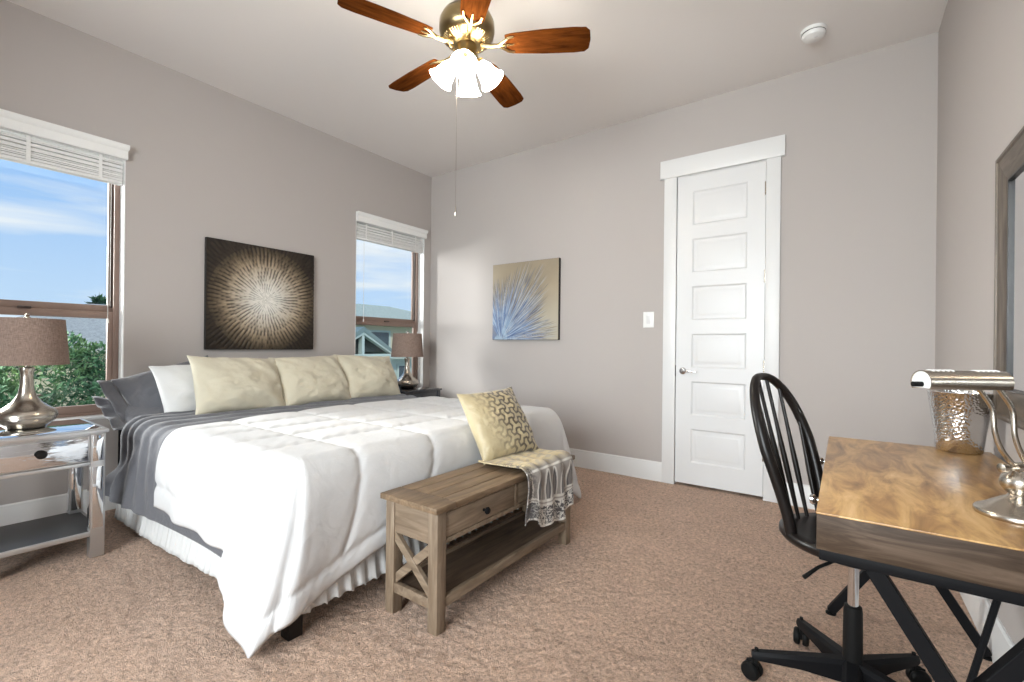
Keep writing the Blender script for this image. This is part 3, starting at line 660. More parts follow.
# cushion on the bench, interlocking three-armed lattice in brown outline on gold
def ypat(X, Y):
    a = .068; # hex cell spacing
    best = np.full(X.shape, 9.); 
    def seg_d(px, py, ax, ay, bx, by):
        dx, dy = bx-ax, by-ay; t = np.clip(((px-ax)*dx+(py-ay)*dy)/(dx*dx+dy*dy), 0, 1); l_ = math.hypot(dx, dy); al = ((px-ax)*dx+(py-ay)*dy)/l_; return np.maximum(np.abs((px-ax)*dy-(py-ay)*dx)/l_, np.maximum(-al, al-l_))
    own = np.zeros(X.shape, int); sec = np.full(X.shape, 9.); k = 0
    for i in range(-7, 8):
        for j in range(-7, 8):
            cx = a*(i+.5*j); cy = a*.866*j
            if abs(cx) > .36 or abs(cy) > .34: continue
            d = np.full(X.shape, 9.)
            for q in range(3):
                t = PI/2+q*2*PI/3+.33; d = np.minimum(d, seg_d(X, Y, cx, cy, cx+a*.56*math.cos(t), cy+a*.56*math.sin(t)))
            nb = d < best; sec = np.where(nb, best, np.minimum(sec, d)); best = np.where(nb, d, best)
    line = sstep(.0062, .0036, (sec-best)*.5)
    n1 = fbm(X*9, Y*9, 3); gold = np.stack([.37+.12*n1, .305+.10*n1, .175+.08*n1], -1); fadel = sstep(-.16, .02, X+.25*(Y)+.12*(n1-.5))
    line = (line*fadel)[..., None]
    return gold*(1-line)+np.array((.075, .055, .035))*line
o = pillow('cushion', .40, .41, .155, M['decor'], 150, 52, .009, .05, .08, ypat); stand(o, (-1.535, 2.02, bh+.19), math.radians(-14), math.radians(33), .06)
tag(o, 'gold satin cushion with brown lattice pattern leaning on the bed, standing on the bench', 'cushion')

# throw folded over the bench end
Lx, Ly = .53, .44; h = .022; nu = int(Lx/h)+1; nv = int(Ly/h)+1
u = np.linspace(0, Lx, nu); v_ = np.linspace(0, Ly, nv); U, Vv = np.meshgrid(u, v_, indexing='ij')
P = np.stack([-1.50+U*1.0+.02*Vv, 1.80+Vv*.98-.02*U, bh+.03+.012*np.sin(Vv*38+3*U)], -1)
def col_throw(Y, X): rbox(Y, X, (bx0, by0, -.1), (bx1+.004, by1, bh), .012, .014, .6)
P = drape(P, np.ones((nu, nv), bool), col_throw, None, .45, 0, 170, 24, g=.0006, stiff_bend=.3)
P = upsample(P, 6)
gu = np.linspace(0, 1, P.shape[0])[:, None]+np.zeros((1, P.shape[1])); gv = np.linspace(0, 1, P.shape[1])[None, :]+0*gu
Nn = normals(P); Nn *= np.sign(Nn[P.shape[0]//6, P.shape[1]//2, 2])
P = P+Nn*(.008+.010*np.sin(gv*26+5*fbm(gu*2, gv*3, 3))*(.4+.6*gu)*sstep(0, .2, gu)+.012*fbm(gu*4, gv*5, 2))[:, :, None]
P[:, :, 2] += sstep(.55, 1, gu)*(.025*np.sin(gv*7+1)+.015*np.sin(gv*15)-.03*gv)
def throwcol(u, v):
    n1 = fbm(u*14, v*10, 7); x = u*.60; y = v*.44
    gold = np.array((.50, .41, .25)); dark = np.array((.085, .078, .08)); light = np.array((.62, .59, .54)); mid = np.array((.27, .245, .225))
    c = gold*(.75+.5*n1[..., None])
    def put(c, k, col): k = np.clip(k, 0, 1)[..., None]; return c*(1-k)+col*k
    motif = (np.sin(x*95+2*np.sin(y*40))*np.sin(y*85) > .30)*1.0
    c = put(c, motif*.5*(u > .12), mid)
    c = put(c, sstep(.46, .52, u+.04*(n1-.5)), mid)
    cell = ((y/.072) % 1)-.5; t = np.clip((u-.54)/.24, 0, 1)
    arch = .40*np.sqrt(np.clip(t, 0, 1))*(1-.35*sstep(.55, 1, t)); body = ((u > .54) & (u < .78))*1.0
    d = arch-np.abs(cell); c = put(c, body*sstep(-.10, -.02, d), light); c = put(c, body*sstep(.04, .09, d), dark); c = put(c, body*sstep(.16, .20, d)*.5, mid)
    fl = np.abs(vnoise(x*120, y*120, 4)-.5); lace = (fl < .13)*1.0
    c = put(c, (u > .82)*1.0, dark); c = put(c, (u > .82)*lace, light)
    for q, w in ((.525, .010), (.785, .012), (.815, .012), (.985, .012)): c = put(c, sstep(w, w*.5, np.abs(u-q)), light)
    c = put(c, sstep(.22, .08, v)*sstep(.15, .3, u)*lace*.9, dark)
    return c
th = gridobj('throw_blanket', P, M['throw'], None, .006, 0, cols=throwcol(gu, gv))
tag(th, 'patterned gold, grey and white throw hanging over the right end of the bench', 'throw')

# ------------------------------------------------------------------ nightstands
def nightstand(loc, label, dark=False):
    M = dict(globals()['M'])
    if dark: M['silver'] = M['mirror'] = M['antique_mirror'] = M['dark_gloss']  # dark version swaps silver and mirror for one dark glossy colour
    t = thing('nightstand', label, 'nightstand', loc)
    D_, W_, HH = .50, .50, .655; hx, hy = D_/2, W_/2
    b = BM(); box(b, -hx, hx, -hy, hy, HH-.022, HH-.002, .004); top = obj('table_top', b, M['silver'], t)
    b = BM(); box(b, -hx+.022, hx-.022, -hy+.022, hy-.022, HH-.004, HH+.001, .0008); obj('mirror_panel', b, M['mirror'], top)
    lx, ly, lw = hx-.012, hy-.012, .058
    for sx in (-1, 1):
        for sy in (-1, 1):
            b = BM(); box(b, sx*lx, sx*(lx-lw), sy*ly, sy*(ly-lw), .0, HH-.022, .003); lg = obj('leg', b, M['silver'], t)
            b = BM(); cx, cy = sx*(lx-lw/2), sy*(ly-lw/2)
            for za, zb in ((.15, .462), (.492, HH-.03)):
                for ax, sg in (('x', sx), ('y', sy), ('x', -sx), ('y', -sy)):
                    if ax == 'x': box(b, cx+sg*(lw/2-.001), cx+sg*(lw/2+.0018), cy-lw/2+.008, cy+lw/2-.008, za, zb, .001)
                    else: box(b, cx-lw/2+.008, cx+lw/2-.008, cy+sg*(lw/2-.001), cy+sg*(lw/2+.0018), za, zb, .001)
            obj('mirror_strip', b, M['mirror'], lg)
    b = BM()
    for sy in (-1, 1): box(b, -lx+lw, lx-lw, sy*(ly-.004), sy*(ly-.02), .475, HH-.022, .001)
    box(b, -lx+.004, -lx+.02, -ly+lw, ly-lw, .475, HH-.022, .001); box(b, lx-.02, lx, -ly+lw, ly-lw, .472, .490, .002); box(b, -lx+.02, lx-.02, -ly+.02, ly-.02, .474, .480)
    box(b, lx-.012, lx, -ly+lw, ly-lw, HH-.03, HH-.022, .001)
    obj('apron', b, M['silver'], t)
    b = BM(); box(b, lx-.03, lx-.002, -ly+lw+.002, ly-lw-.002, .492, HH-.031, .002); d = obj('drawer', b, M['silver'], t)
    b = BM(); box(b, lx-.004, lx+.0015, -ly+lw+.010, ly-lw-.010, .499, HH-.038, .001); obj('drawer_mirror', b, M['antique_mirror'], d)
    b = BM(); lathe(b, [(.006, 0), (.006, .010), (.017, .015), (.021, .021), (.017, .028), (.008, .031), (.001, .0315)], 20, (lx, 0, .562), (1, 0, 0)); obj('knob', b, M['black_wood'], d)
    b = BM(); box(b, -lx+.01, lx-.006, -ly+.01, ly-.01, .118, .132, .002); obj('lower_shelf', b, M['dark_glass'], t)
    b = BM(); box(b, lx-.012, lx-.001, -ly+lw, ly-lw, .112, .137, .002)
    for sy in (-1, 1): box(b, -lx+lw, lx-lw, sy*(ly-.001), sy*(ly-.012), .112, .137, .002)
    obj('shelf_rail', b, M['silver'], t)
    return t
ns1 = nightstand((-3.335, .480, 0), 'mirrored silver nightstand with open lower shelf under the left window')
nightstand((-3.645, 3.235, 0), 'dark glossy nightstand mostly hidden behind the bed under the corner window', True)

# ------------------------------------------------------------------ table lamps
def lamp(loc, label):
    t = thing('table_lamp', label, 'lamp', loc, 0, 'pair of brown shaded table lamps')
    prof = [(.072, 0), (.078, .006), (.090, .016), (.110, .035), (.119, .055), (.117, .072), (.104, .090), (.080, .108), (.056, .130), (.040, .155), (.031, .185), (.026, .22), (.024, .26), (.026, .285), (.030, .300), (.029, .308), (.012, .312)]
    b = BM(); lathe(b, prof, 48); obj('lamp_base', b, M['nickel'], t, 60)
    b = BM(); lathe(b, [(.010, .308), (.010, .33), (.016, .335), (.016, .36), (.006, .365), (.006, .56)], 16); obj('stem', b, M['nickel'], t)
    b = BM(); lathe(b, [(.006, .556), (.012, .560), (.012, .566), (.008, .570), (.010, .578), (.004, .584)], 16); obj('finial', b, M['nickel'], t)
    b = BM(); z0, z1, r0_, r1_ = .322, .558, .160, .142
    lathe(b, [(r0_-.003, z0), (r0_, z0), (r0_, z0+.004), (r1_, z1-.004), (r1_, z1), (r1_-.003, z1), (r0_-.003, z0)], 48, cap=False)
    sh = obj('lamp_shade', b, M['linen'], t, 50)
    b = BM()
    for k in range(3): a = k*2*PI/3; tube(b, [(0, 0, .556), (r1_*.98*math.cos(a), r1_*.98*math.sin(a), .552)], .002, 6)
    obj('harp', b, M['nickel'], sh)
    return t
l1 = lamp((-3.41, .475, .657), 'brushed metal table lamp with brown linen shade at the left window')
l2 = copy_tree(l1); l2.location = (-3.60, 3.19, .657); l2['label'] = 'brown shaded table lamp standing before the corner window beside the far pillows'

# ------------------------------------------------------------------ wall art
def canvas(name, label, w, hgt, thick, mtx, m, colfn, n=220):
    t = thing(name, label, 'painting'); t.matrix_world = mtx
    b = BM(); box(b, -w/2, w/2, -hgt/2, hgt/2, 0.002, thick-.001, .003); obj('canvas_frame', b, M['canvas_edge'], t)
    u = np.linspace(0, 1, n); U, V = np.meshgrid(u, u, indexing='ij'); c, z = colfn(U, V)
    P = np.stack([(U-.5)*(w-.004), (V-.5)*(hgt-.004), thick+z], -1); gridobj('painted_surface', P, m, t, cols=c)
    return t
def burst(U, V):
    x = (U-.51)/1.12; y = (V-.485)/1.12; r = np.hypot(x, y); th = np.arctan2(y, x); n1 = fbm(U*9, V*9, 2)
    acc = np.zeros_like(r); 
    for k in range(16):
        r0k = .035*k; N = 26+5*k
        c = th/(2*PI)*N+.37*k+.3*np.sin(k*2.3); f = c-np.floor(c)-.5; cell = hsh(np.floor(c).astype(np.int64) % N, np.full(r.shape, k, np.int64), 11)
        leng = .055+.05*cell; rad = sstep(r0k-.01, r0k+.012, r)*sstep(r0k+leng, r0k+leng*.55, r)
        acc = np.maximum(acc, rad*sstep(.46, .14, np.abs(f))*(.45+.55*cell))
    g = np.exp(-(r/.22)**2); g2 = sstep(.50, .24, r)
    core = np.array((.82, .79, .73)); gold = np.array((.40, .29, .17)); dark = np.array((.014, .010, .008))
    mixk = np.clip(g*1.25, 0, 1)[..., None]; metal = core*mixk+gold*(1-mixk)
    a = np.clip(acc*(.25+.85*g2)+.42*g+.05*g2, 0, 1)*(.35+.65*np.maximum(g, g2*.8)); a = np.where(r > .45, a*(.35+.3*n1), a)
    return dark*(1-a[..., None])+metal*a[..., None], .005*acc
canvas('painting', 'large square dark canvas with a silver and gold sunburst above the pillows', .865, .845, .035, Matrix.Translation((XL, 1.90, 1.472))@Matrix(((0, 0, 1, 0), (1, 0, 0, 0), (0, 1, 0, 0), (0, 0, 0, 1))), M['burst'], burst, 260)
def bluespray(U, V):
    n = U.shape[0]; n1 = fbm(U*4, V*4, 12); n2 = fbm(U*22, V*9, 14)
    bg = np.array((.37, .305, .215))[None, None]*(.8+.35*n1[..., None])*(1-.10*sstep(.6, 1, V)[..., None])
    pale = np.array((.50, .475, .40)); k = (sstep(.75, .1, V)*sstep(.3, .9, U)*.6)[..., None]; bg = bg*(1-k)+pale*k
    img = bg.copy(); R = np.random.RandomState(5); ox, oy = .14, .0
    th = np.arctan2(V-oy, U-ox); r = np.hypot(U-ox, V-oy)
    def lmax(a): return 1.14*(.60+.40*np.exp(-((a-1.02)/.42)**2)+.16*np.exp(-((a-.15)/.25)**2)+.12*np.exp(-((a-1.85)/.3)**2))
    tint = (sstep(.62, .12, r/lmax(th))*.85*(.6+.6*fbm(th*14, r*3, 9)))[..., None]; img = img*(1-np.clip(tint, 0, 1))+np.array((.10, .17, .32))*np.clip(tint, 0, 1)
    for k in range(1500):
        a = R.uniform(-.02, 2.15)+R.normal()*.03; lm = float(lmax(np.array(a)))*R.uniform(.82, 1.05); q0 = R.uniform(.0, .82)**.8; r0k = q0*lm; L = min(lm, r0k+R.uniform(.12, .40)); w = R.uniform(.0018, .0052)
        t_ = R.rand()
        if q0 > .55: c = np.array(((.10, .11, .14), (.15, .12, .09), (.10, .13, .20), (.40, .43, .46))[min(3, int(t_*4))])
        else: c = np.array(((.03, .07, .19), (.09, .17, .36), (.16, .28, .50), (.50, .58, .68))[min(3, int(t_*4.4))])
        d = np.abs(np.sin(th-a))*r; al = sstep(w, w*.35, d)*(np.cos(th-a) > 0)*sstep(r0k, r0k+.04, r)*sstep(L, L-.10, r)*R.uniform(.35, .9)
        img = img*(1-al[..., None])+c*al[..., None]
    glow = (np.exp(-((U-.12)**2+(V-.08)**2)/.05)*sstep(.45, .65, n2))[..., None]*.7; img = img*(1-glow)+np.array((.42, .56, .68))*glow
    return img, 0*U
canvas('painting', 'canvas with a blue and white spray on beige hanging beside the door wall switch', .785, .772, .038, Matrix.Translation((-2.568, YB, 1.548))@Matrix(((1, 0, 0, 0), (0, 0, -1, 0), (0, 1, 0, 0), (0, 0, 0, 1))), M['painted'], bluespray, 240)

# switch
t = thing('light_switch', 'white rocker light switch on the wall left of the door', 'switch', (-1.329, YB, 1.332))
b = BM(); box(b, -.045, .045, -.006, 0, -.066, .066, .0025); obj('switch_plate', b, M['plastic'], t)
b = BM(); box(b, -.017, .017, -.010, -.005, -.034, .034, .002, 2, Matrix.Rotation(.06, 4, 'X')); obj('rocker', b, M['trim'], t)
# smoke detector
t = thing('smoke_detector', 'round white smoke detector on the ceiling above the door', 'smoke detector', (-.168, 3.36, H))
b = BM(); lathe(b, [(.068, 0), (.068, -.018), (.064, -.020)], 40); obj('mounting_base', b, M['plastic'], t)
b = BM(); lathe(b, [(.062, -.019), (.062, -.030), (.056, -.044), (.040, -.052), (.0, -.054)], 40); dome = obj('cover', b, M['plastic'], t)
b = BM(); lathe(b, [(.0635, -.0195), (.0635, -.0225)], 40); obj('vent_ring', b, M['black_plastic'], t)
b = BM(); lathe(b, [(.010, -.049), (.010, -.0545), (.001, -.055)], 16, (.012, -.018, 0)); obj('test_button', b, M['trim'], dome)

# ------------------------------------------------------------------ wall mirror
fx = .032; fwd = .10; my0, my1, mz0, mz1 = 1.05, 2.285, .872, 1.768
t = thing('wall_mirror', 'rectangular mirror in a grey brown wooden frame on the right wall', 'mirror', (XR, (my0+my1)/2, mz0))
def FP(y, z, d): return (-d, y-(my0+my1)/2, z-mz0)
rings_p = [(0, 0.001), (0, fx-.005), (.008, fx), (.018, fx), (.022, fx-.005), (fwd-.012, .022), (fwd, .016), (fwd, .004)]
corn = [(my0, mz0, 1, 1), (my1, mz0, -1, 1), (my1, mz1, -1, -1), (my0, mz1, 1, -1)]
for k in range(4):
    b = BM(); a, c = corn[k], corn[(k+1) % 4]
    A = [b.verts.new(FP(a[0]+a[2]*i, a[1]+a[3]*i, d)) for i, d in rings_p]; C_ = [b.verts.new(FP(c[0]+c[2]*i, c[1]+c[3]*i, d)) for i, d in rings_p]
    for j in range(len(rings_p)): b.faces.new((A[j], A[(j+1) % 8], C_[(j+1) % 8], C_[j]))
    b.faces.new(A); b.faces.new(C_)
    obj('frame_rail' if k % 2 == 0 else 'frame_stile', b, M['mirror_frame_h'] if k % 2 == 0 else M['mirror_frame'], t, 25)
b = BM(); box(b, -.012, -.006, my0+fwd-.01-(my0+my1)/2, my1-fwd+.01-(my0+my1)/2, fwd-.01, mz1-mz0-fwd+.01); obj('mirror_glass', b, M['mirror'], t)
b = BM()
for y0, y1, z0, z1 in ((my0+fwd-.001, my0+fwd+.007, mz0+fwd, mz1-fwd), (my1-fwd-.007, my1-fwd+.001, mz0+fwd, mz1-fwd), (my0+fwd, my1-fwd, mz0+fwd-.001, mz0+fwd+.007), (my0+fwd, my1-fwd, mz1-fwd-.007, mz1-fwd+.001)):
    box(b, -.020, -.010, y0-(my0+my1)/2, y1-(my0+my1)/2, z0-mz0, z1-mz0)
obj('inner_bead', b, M['black_wood'], t)

# ------------------------------------------------------------------ desk
dx0, dx1, dy0, dy1, dh = -.048, .434, 1.248, 2.366, .735
desk = thing('desk', 'rustic brown wooden desk with black X shaped metal legs against the right wall', 'desk', ((dx0+dx1)/2, (dy0+dy1)/2, 0))
hx, hy = (dx1-dx0)/2, (dy1-dy0)/2
b = BM(); box(b, -hx, hx, -hy, hy, dh-.004, dh, .001); obj('desk_top', b, M['desk_top'], desk)
b = BM(); zb = dh-.083
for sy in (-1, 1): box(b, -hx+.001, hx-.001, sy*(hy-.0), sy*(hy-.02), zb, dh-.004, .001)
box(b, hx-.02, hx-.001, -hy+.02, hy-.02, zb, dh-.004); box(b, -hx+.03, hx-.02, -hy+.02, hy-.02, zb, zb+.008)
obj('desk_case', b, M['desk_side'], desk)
for sy in (-1, 1):
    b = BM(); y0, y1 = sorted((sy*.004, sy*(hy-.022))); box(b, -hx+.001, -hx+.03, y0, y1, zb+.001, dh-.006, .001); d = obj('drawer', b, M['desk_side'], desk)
    for yk in (.5,):
        b = BM(); y = y0+(y1-y0)*yk; lathe(b, [(.005, 0), (.005, .010), (.013, .014), (.015, .020), (.010, .027), (.001, .028)], 14, (-hx+.001, y, (zb+dh-.02)/2), (-1, 0, 0)); obj('knob', b, M['chrome'], d)
b = BM(); rz = zb-.0125
for sy in (-1, 1): box(b, -hx+.006, hx-.006, sy*(hy-.004), sy*(hy-.034), zb-.025, zb, .002)
for sx in (-1, 1): box(b, sx*(hx-.006), sx*(hx-.03), -hy+.034, hy-.034, zb-.025, zb, .002)
obj('frame_rail', b, M['black_metal'], desk)
cx_ = -(dx0+dx1)/2
for sy in (-1, 1):
    yy = sy*(hy-.02); lg = []
    for a, c in (((.055, zb-.02), (.425, .012)), ((.345, zb-.02), (-.035, .012))):
        b = BM(); bar(b, (a[0]+cx_, yy, a[1]), (c[0]+cx_, yy, c[1]), .032, .03, .002, (0, 1, 0)); l_o = obj('leg', b, M['black_metal'], desk)
        b = BM(); lathe(b, [(.019, 0), (.019, .006), (.008, .010), (.008, .018)], 14, (c[0]+cx_, yy, 0)); obj('foot_pad', b, M['black_plastic'], l_o)
    b = BM(); tube(b, [(.20+cx_, yy-sy*.010, .40), (.262+cx_, yy-sy*.05, zb-.004)], .006, 8); obj('brace', b, M['black_metal'], desk)

# bucket and banker lamp stand on the desk
t = thing('ice_bucket', 'tapered hammered silver bucket standing on the desk behind the lamp', 'bucket', (.343, 2.315, dh))
b = BM(); lathe(b, [(.058, 0), (.063, .003), (.068, .05), (.078, .13), (.088, .212), (.091, .216), (.088, .218), (.086, .214), (.070, .08), (.060, .01), (.001, .008)], 48); obj('vessel', b, M['hammered'], t, 60)
b = BM(); tube(b, [(.0895*math.cos(a), .0895*math.sin(a), .216) for a in np.linspace(0, 2*PI, 49)[:-1]], .0022, 8, True); obj('rim', b, M['chrome'], t)
lb = Vector((.318, 1.485, dh))
t = thing('desk_lamp', 'brushed nickel banker style desk lamp with horizontal shade on the desk', 'lamp', lb)
b = BM(); lathe(b, [(.072, 0), (.074, .004), (.074, .011), (.070, .015), (.060, .019), (.045, .030), (.030, .040), (.021, .045), (.018, .050), (.024, .056), (.031, .066), (.033, .078), (.029, .090), (.020, .098), (.014, .103), (.014, .108)], 48); obj('lamp_base', b, M['nickel'], t, 60)
ax = Vector((.812, .583, 0)); sc = Vector((.213, 1.422, 1.030))-lb
pv = Vector((0, 0, .108))
b = BM(); tube(b, [pv-ax*.030, pv+ax*.030], .0055, 10); lathe(b, [(.001, 0), (.010, .003), (.010, .012), (.001, .014)], 14, pv-ax*.03, -ax); lathe(b, [(.013, -.014), (.013, .014)], 16, pv, ax); obj('pivot', b, M['nickel'], t)
for off, sh_ in ((-.008, ((0, 0), (-.030, .038), (-.044, .080), (-.047, .128), (-.064, .158))), (.022, ((0, 0), (-.018, .032), (-.030, .072), (-.032, .125), (-.050, .158)))):
    ctl = [pv+ax*(off+dx_)+Vector((0, 0, dz_)) for dx_, dz_ in sh_]
    tgt = sc+ax*(ctl[-1]-sc).dot(ax)-ax*.016+Vector((0, 0, -.006)); n_c = len(ctl)
    sh0 = (sc-pv); sh0 -= ax*sh0.dot(ax); sh0.z = 0
    ctl = [c+sh0*min(1, max(0, c.z-pv.z)/.18) for c in ctl]+[tgt]
    pts = []
    for k in range(len(ctl)-1):
        a_, b_, c_, d_ = ctl[max(k-1, 0)], ctl[k], ctl[k+1], ctl[min(k+2, len(ctl)-1)]
        for q in range(6):
            s_ = q/6; pts.append(.5*((2*b_)+(c_-a_)*s_+(2*a_-5*b_+4*c_-d_)*s_*s_+(3*b_-a_-3*c_+d_)*s_**3))
    pts.append(ctl[-1]); b = BM(); tube(b, pts, .0052, 12); obj('arm', b, M['nickel'], t)
b = BM(); n = 28; L2 = .090; R2 = .027; wz = Vector((0, 0, 1)); wy = wz.cross(ax)
rings = []
for xx, rsc in ((-L2, 1), (L2, 1)):
    out = [sc+ax*xx+(wy*math.cos(a)+wz*math.sin(a))*R2*rsc for a in np.linspace(-.55, PI+.55, n)]
    inn = [sc+ax*xx+(wy*math.cos(a)+wz*math.sin(a))*(R2-.002) for a in np.linspace(-.55, PI+.55, n)]
    rings.append([b.verts.new(p) for p in out]+[b.verts.new(p) for p in inn[::-1]])
for k in range(2*n): b.faces.new((rings[0][k], rings[0][(k+1) % (2*n)], rings[1][(k+1) % (2*n)], rings[1][k]))
b.faces.new(rings[0]); b.faces.new(rings[1]); sh = obj('lamp_shade', b, M['nickel'], t, 50)
for xx in (-L2+.004, L2-.004):
    b = BM(); lathe(b, [(R2-.002, -.002), (R2-.002, .002)], 28, sc+ax*xx, ax)
    bmesh.ops.bisect_plane(b, geom=b.verts[:]+b.edges[:]+b.faces[:], plane_co=sc-wz*.012, plane_no=-wz, clear_outer=True); obj('end_cap', b, M['plastic'], sh)
for g0 in (-.070, .030):
    b = BM()
    for k in range(5):
        x0_ = g0+k*.011; pts = [sc+ax*x0_+(wy*math.cos(a)+wz*math.sin(a))*(R2+.0004) for a in np.linspace(1.15, 1.95, 6)]
        tube(b, pts, .0018, 6)
    obj('vent_slots', b, M['plastic'], sh)
b = BM(); lathe(b, [(.011, -.085), (.012, -.08), (.012, .08), (.011, .085)], 14, sc, ax); obj('bulb', b, M['plastic'], t)
b = BM(); lathe(b, [(.006, 0), (.006, .02)], 10, sc-ax*(L2-.002)-wz*.004, -ax); obj('switch_knob', b, M['black_plastic'], t)

# ------------------------------------------------------------------ windsor desk chair
ca_ = math.radians(-18); chair = thing('desk_chair', 'black spindle back swivel chair on castors pulled up to the desk', 'chair', (.030, 1.800, 0), ca_)
cz = .522
n = 44; b = BM(); rings = []
def seat_r(a):
    return .200*(1+.03*math.cos(2*a))*(1 if math.cos(a) < 0 else 1-.04*math.cos(a)**2)
for rs, zz in ((.0, -.040), (.80, -.040), (.95, -.034), (1, -.020), (.99, -.006), (.95, 0), (.8, -.004), (.5, -.011), (0, -.013)):
    rings.append([b.verts.new((max(rs, .002)*seat_r(2*PI*k/n)*math.cos(2*PI*k/n), max(rs, .002)*seat_r(2*PI*k/n)*math.sin(2*PI*k/n), cz+zz)) for k in range(n)])
for r, s_ in zip(rings, rings[1:]):
    for k in range(n): b.faces.new((r[k], r[(k+1) % n], s_[(k+1) % n], s_[k]))
b.faces.new(rings[0]); b.faces.new(rings[-1]); obj('seat', b, M['black_wood'], chair, 60)
hz, hw_ = 1.000, .200
def hoop(a):      # 0..pi from one seat socket over the top to the other
    t_ = max(0.0, math.sin(a)); zz = cz-.012+(hz-cz+.012)*min(1, (t_**.80)); lean = .135*max(0.0, (zz-cz)/(hz-cz))**1.15
    c = math.cos(a); wid = hw_*(abs(c)**.72)*(1+.12*math.sin(2*abs(min(a, PI-a)))**2)*(.66+.17*min(1, t_*2.2))
    base = .125
    return Vector((-base-lean-.028*(1-abs(c)), math.copysign(wid, -c), zz))
pts = [hoop(a) for a in np.linspace(0.0, PI, 41)]
b = BM(); tube(b, pts, [.0135+.004*abs(math.cos(a)) for a in np.linspace(0, PI, 41)], 12); obj('back_hoop', b, M['black_wood'], chair, 60)
for k in range(6):
    f = (k-2.5)/2.5; y0 = f*.115; yt = f*.150
    # find the hoop height where its width meets the spindle
    best = min((abs(hoop(a).y-yt)+(0 if hoop(a).z > .75 else 9), a) for a in np.linspace(.05, PI-.05, 400))[1]; top = hoop(best)
    bot = Vector((-.168+.028*f*f, y0, cz-.008)); b = BM()
    N_ = 12; tube(b, [bot.lerp(top, q/N_) for q in range(N_+1)], [.0062+.0032*math.sin(PI*min(1, q/N_*1.35))**2 for q in range(N_+1)], 10); obj('spindle', b, M['black_wood'], chair, 60)
b = BM(); box(b, -.11, .11, -.07, .07, cz-.060, cz-.040, .004); box(b, -.075, .075, -.045, .045, cz-.082, cz-.058, .006); obj('tilt_plate', b, M['black_metal'], chair)
b = BM(); tube(b, [(-.02, -.04, cz-.07), (-.05, -.13, cz-.085), (-.075, -.17, cz-.115)], [.005, .005, .0065], 8); obj('lever', b, M['black_plastic'], chair)
b = BM(); lathe(b, [(.0145, .28), (.0145, cz-.075)], 24); obj('gas_cylinder', b, M['chrome'], chair)
b = BM(); lathe(b, [(.026, .07), (.027, .10), (.025, .285), (.023, .30), (.016, .303)], 24); obj('column', b, M['black_plastic'], chair)
for k in range(5):
    a = math.radians(196-72*k)-ca_; d = Vector((math.cos(a), math.sin(a), 0)); s_ = Vector((-d.y, d.x, 0)); b = BM()
    P8 = []
    for q, (w, zt, zbm) in ((.02, (.026, .135, .068)), (.14, (.021, .118, .078)), (.265, (.015, .100, .074)), (.282, (.011, .096, .076))):
        P8.append([b.verts.new(d*q+s_*x+Vector((0, 0, z))) for x, z in ((-w, zbm), (-w, zt-.010), (-w*.55, zt), (w*.55, zt), (w, zt-.010), (w, zbm))])
    for r, t2 in zip(P8, P8[1:]):
        for j in range(6): b.faces.new((r[j], r[(j+1) % 6], t2[(j+1) % 6], t2[j]))
    b.faces.new(P8[0]); b.faces.new(P8[-1]); obj('base_arm', b, M['black_metal'], chair, 30)
    b = BM(); cpos = d*.268+Vector((0, 0, .029))+s_*.0
    aw = a+1.0; wd = Vector((math.cos(aw), math.sin(aw), 0)); fwd_ = Vector((-wd.y, wd.x, 0)); off = -fwd_*.014
    lathe(b, [(.006, 0), (.006, .06)], 10, cpos+Vector((0, 0, .018)))
    for sgn in (-1, 1): lathe(b, [(.012, .003), (.026, .004), (.029, .008), (.029, .018), (.024, .024), (.010, .026)], 22, cpos+off, wd*sgn)
    box(b, -.004, .004, -.018, .018, -.005, .030, .002, 1, Matrix.Translation(cpos+off)@Matrix.Rotation(aw, 4, 'Z')); obj('caster', b, M['black_plastic'], chair)

# ------------------------------------------------------------------ ceiling fan
fan = thing('ceiling_fan', 'five blade cherry and antique brass ceiling fan with four lit glass shades', 'ceiling fan', (-1.62, 1.82, H))
def Z(z): return z-H
b = BM(); lathe(b, [(.068, Z(3.05)), (.070, Z(3.03)), (.060, Z(3.0)), (.030, Z(2.965)), (.018, Z(2.955))], 32); obj('canopy', b, M['brass'], fan, 60)
b = BM(); lathe(b, [(.012, Z(2.96)), (.012, Z(2.84))], 16); obj('downrod', b, M['brass'], fan)
b = BM(); lathe(b, [(.022, Z(2.87)), (.030, Z(2.86)), (.085, Z(2.845)), (.128, Z(2.82)), (.143, Z(2.79)), (.145, Z(2.745)), (.138, Z(2.72)), (.115, Z(2.695)), (.070, Z(2.68)), (.055, Z(2.672))], 48); motor = obj('motor_housing', b, M['brass'], fan, 60)
b = BM()
for k in range(50):
    if k % 10 in (4, 9): continue
    a = 2*PI*k/50+.25; r1_, z1_, r2_, z2_ = .087, 2.683, .122, 2.7015
    bar(b, (r1_*math.cos(a), r1_*math.sin(a), Z(z1_)), (r2_*math.cos(a), r2_*math.sin(a), Z(z2_)), .006, .005, .001)
obj('vent_fins', b, M['brass_light'], motor)
